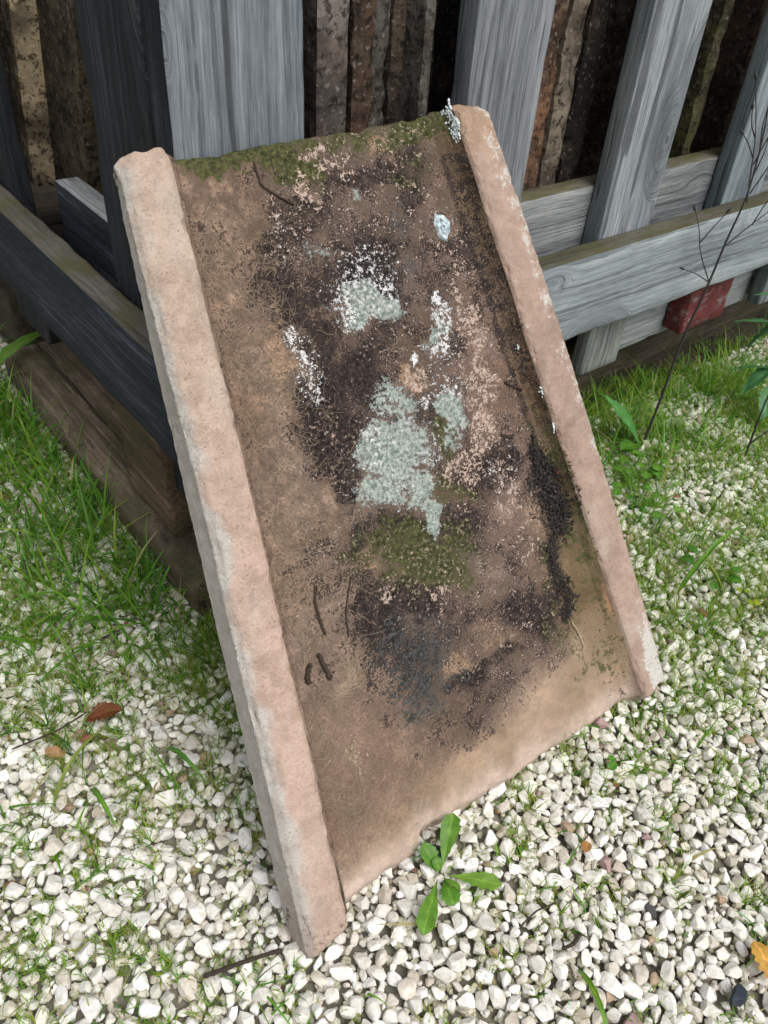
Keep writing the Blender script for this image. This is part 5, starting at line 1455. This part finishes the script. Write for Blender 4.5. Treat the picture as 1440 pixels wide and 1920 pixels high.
# leafy plant by the right edge
e = empty('leafy_plant', Matrix.Translation((.665, 1.262, 0)))
tag(e, 'blue green leafy plant with pointed leaves at the right edge beside the crate', 'plant')
tube_obj('stem', e, [(.665, 1.262, -.01), (.660, 1.258, .08), (.640, 1.25, .17), (.632, 1.25, .27)], [.003, .0026, .0014], M['leaf_blue'], 24)
for i, (a, b_, wd_, tw) in enumerate([((.640, 1.25, .17), (.548, 1.243, .178), .022, .2), ((.655, 1.256, .10), (.600, 1.225, .052), .030, .2), ((.636, 1.25, .19), (.585, 1.24, .128), .034, .5), ((.634, 1.25, .22), (.57, 1.255, .222), .016, 0), ((.655, 1.256, .09), (.575, 1.245, .088), .02, .3), ((.660, 1.258, .06), (.64, 1.20, .02), .03, 0), ((.632, 1.25, .26), (.60, 1.22, .30), .022, .2), ((.64, 1.25, .18), (.70, 1.22, .16), .03, .2), ((.632, 1.25, .25), (.68, 1.25, .30), .02, .2)]):
    leaf('leaf', e, a, b_, wd_, M['leaf_blue'], .12, .25, (.9, 1.2), seed=i, twist=tw, color=(1.1, 1.1, 1.15) if i % 2 else (.9, .95, .9))
# single broad leaf and seedlings near the stalk
e = empty('broad_leaf_weed', Matrix.Translation((.419, 1.118, 0)))
tag(e, 'weed with one big pointed green leaf by the foot of the dead flower stalk', 'weed')
leaf('leaf', e, (.419, 1.118, .0), (.334, 1.118, .092), .036, M['leaf_blue'], .10, .15, (1.0, 1.0), color=(1.2, 1.35, .95), twist=1.1, up=(0, -1, .4))
leaf('leaf', e, (.419, 1.118, .0), (.372, 1.07, .022), .028, M['leaf'], .2, .2, (1.0, .7), color=(.8, .9, .8))
def seedling(x, y, n, r_, seed, label, color=(1, 1, 1), lw=.016):
    rg = np.random.default_rng(seed)
    e = empty('seedling', Matrix.Translation((x, y, 0))); tag(e, label, 'weed')
    for i in range(n):
        a = rg.uniform(0, 6.28); d_ = rg.uniform(.3, 1) * r_; h = rg.uniform(.008, .032); b_ = Vector((x + d_ * math.cos(a), y + d_ * math.sin(a), h))
        L = rg.uniform(.8, 1.3) * lw
        tube_obj('stalk', e, [(x, y, -.005), (x + .4 * d_ * math.cos(a), y + .4 * d_ * math.sin(a), h * .8), tuple(b_)], [.0006, .0005], M['leaf'], 8, 4)
        leaf('leaf', e, b_, b_ + Vector((L * math.cos(a), L * math.sin(a), rg.uniform(-.004, .003))), L * .95, M['leaf'], .15, .15, (.7, .45), nl=8, color=color, seed=i)
seedling(.423, 1.06, 12, .035, 1, 'cluster of round bright green seedling leaves below the dead flower stalk', (.9, .98, .8))
seedling(.372, .985, 6, .03, 2, 'small green seedling by the right rim of the tile', (.75, .85, .75))
seedling(.419, .916, 2, .008, 3, 'single pale green round leaf on the gravel right of the tile', (1.3, 1.25, 1.6), .017)
seedling(.453, .805, 5, .03, 4, 'patch of dark green seedling leaves on the gravel right of the tile', (.55, .75, .55))
seedling(.5, .765, 8, .03, 5, 'yellowish mossy seedling patch at the right edge of the gravel', (2.0, 1.2, .35), .010)
seedling(.272, .497, 2, .006, 6, 'tiny round green leaf just below the right corner of the tile', (.75, .95, .7), .009)
# broad strap leaves at the far left
e = empty('strap_leaf_plant', Matrix.Translation((-.66, 1.06, 0)))
tag(e, 'broad strap leaved plant at the far left by the end of the long timber', 'plant')
leaf('leaf', e, (-.67, 1.06, -.005), (-.565, 1.175, .095), .030, M['leaf'], .35, .3, (.5, .6), color=(.9, .85, .7))
leaf('leaf', e, (-.66, 1.07, -.005), (-.70, 1.10, .06), .028, M['leaf'], .3, .3, (.6, .8), color=(.6, .75, .6))
leaf('leaf', e, (-.65, 1.05, -.005), (-.60, .99, .05), .02, M['leaf'], .3, .3, (.6, .9), color=(.5, .75, .5))
# litter
o = leaf('dry_leaf', None, (-.298, .492, .010), (-.262, .506, .016), .022, M['dryleaf'], .2, .35, (.8, .8), color=(.32, .18, .16)); tag(o, 'dark red brown dead leaf on the gravel left of the tile', 'leaf')
o = leaf('dry_leaf', None, (.366, .322, .011), (.378, .284, .013), .022, M['dryleaf'], .15, .2, (.6, .6), color=(1.25, 1.3, .8)); tag(o, 'orange dry leaf on the gravel at the lower right edge', 'leaf')
o = leaf('dry_leaf', None, (.228, .404, .010), (.222, .392, .012), .010, M['dryleaf'], .15, .2, (.6, .6), color=(.8, .8, .7)); tag(o, 'small brown leaf scrap among pebbles right of the rosette weed', 'leaf')
o = leaf('dry_leaf', None, (-.312, .905, .012), (-.290, .855, .014), .018, M['dryleaf'], .2, .3, (.7, .8), color=(.75, .8, .8)); tag(o, 'pale brown dead leaf beside the long timber', 'leaf')
B = SH2[5] * np.array([.013, .008, .004]); o = link('slate_chip', mesh_np('slate_chip', B, IC2[1], False), None, M['slate']); o.location = (.340, .276, .010); o.rotation_euler = (.5, .2, .9); tag(o, 'dark blue black slate chip on the gravel at the lower right', 'stone chip')
B = SH2[7] * np.array([.011, .008, .005]); o = link('slate_chip', mesh_np('slate_chip', B, IC2[1], False), None, M['slate']); o.location = (.077, .381, .007); o.rotation_euler = (.3, .1, .2); tag(o, 'dark slate chip half hidden under the tile behind the rosette weed', 'stone chip')
def ground_twig(pts, r_, label, seed):
    p = smooth_path(pts, 24); rg = np.random.default_rng(seed); rad = r_ * (1 + .35 * (rg.random(24) - .5)); rad[0] *= .5; rad[-1] *= .4
    c = p.mean(0); v_, f_ = tube_np(p - c, rad, 6); o = link('twig', mesh_np('twig', v_, f_), None, M['twig']); o.location = Vector(c); return tag(o, label, 'twig')
ground_twig([(-.118, .254, .011), (-.085, .268, .013), (-.055, .281, .011)], .0021, 'straight dark twig on the gravel below the left foot of the tile', 1)
ground_twig([(.155, .318, .011), (.17, .332, .012), (.19, .342, .011)], .0008, 'thin dark twig on the gravel below the rosette weed', 2)
ground_twig([(.190, .301, .011), (.200, .305, .013), (.209, .316, .012)], .0018, 'short black twig among the pebbles at the bottom right of the picture', 3)
ground_twig([(-.36, .45, .011), (-.32, .475, .014), (-.30, .50, .013)], .0010, 'thin brown twig on the gravel near the dead leaf', 4)
# a few long single grass blades
for i, (p0, p1, wd_, cl, lab) in enumerate([((.205, .29, 0), (.222, .225, .012), .0055, (1, 1, .8), 'single long green grass blade at the bottom right of the picture'), ((-.27, .42, 0), (-.225, .37, .022), .006, (.95, .95, .9), 'long arching green grass blade left of the tile'), ((-.21, .47, 0), (-.15, .42, .028), .006, (.8, .95, 1.3), 'blue green grass blade near the left rim of the tile'), ((-.30, .40, 0), (-.27, .475, .026), .0045, (1.7, 1.0, 1.5), 'half dried arching grass blade on the left gravel'), ((.40, .77, 0), (.50, .86, .06), .007, (.95, .95, .8), 'broad grass blade leaning over the gravel right of the tile')]):
    o = leaf('grass_blade', None, p0, p1, wd_, M['leaf'], .45, .3, (.25, .6), color=cl); tag(o, lab, 'grass blade')
bpy.context.view_layer.update()
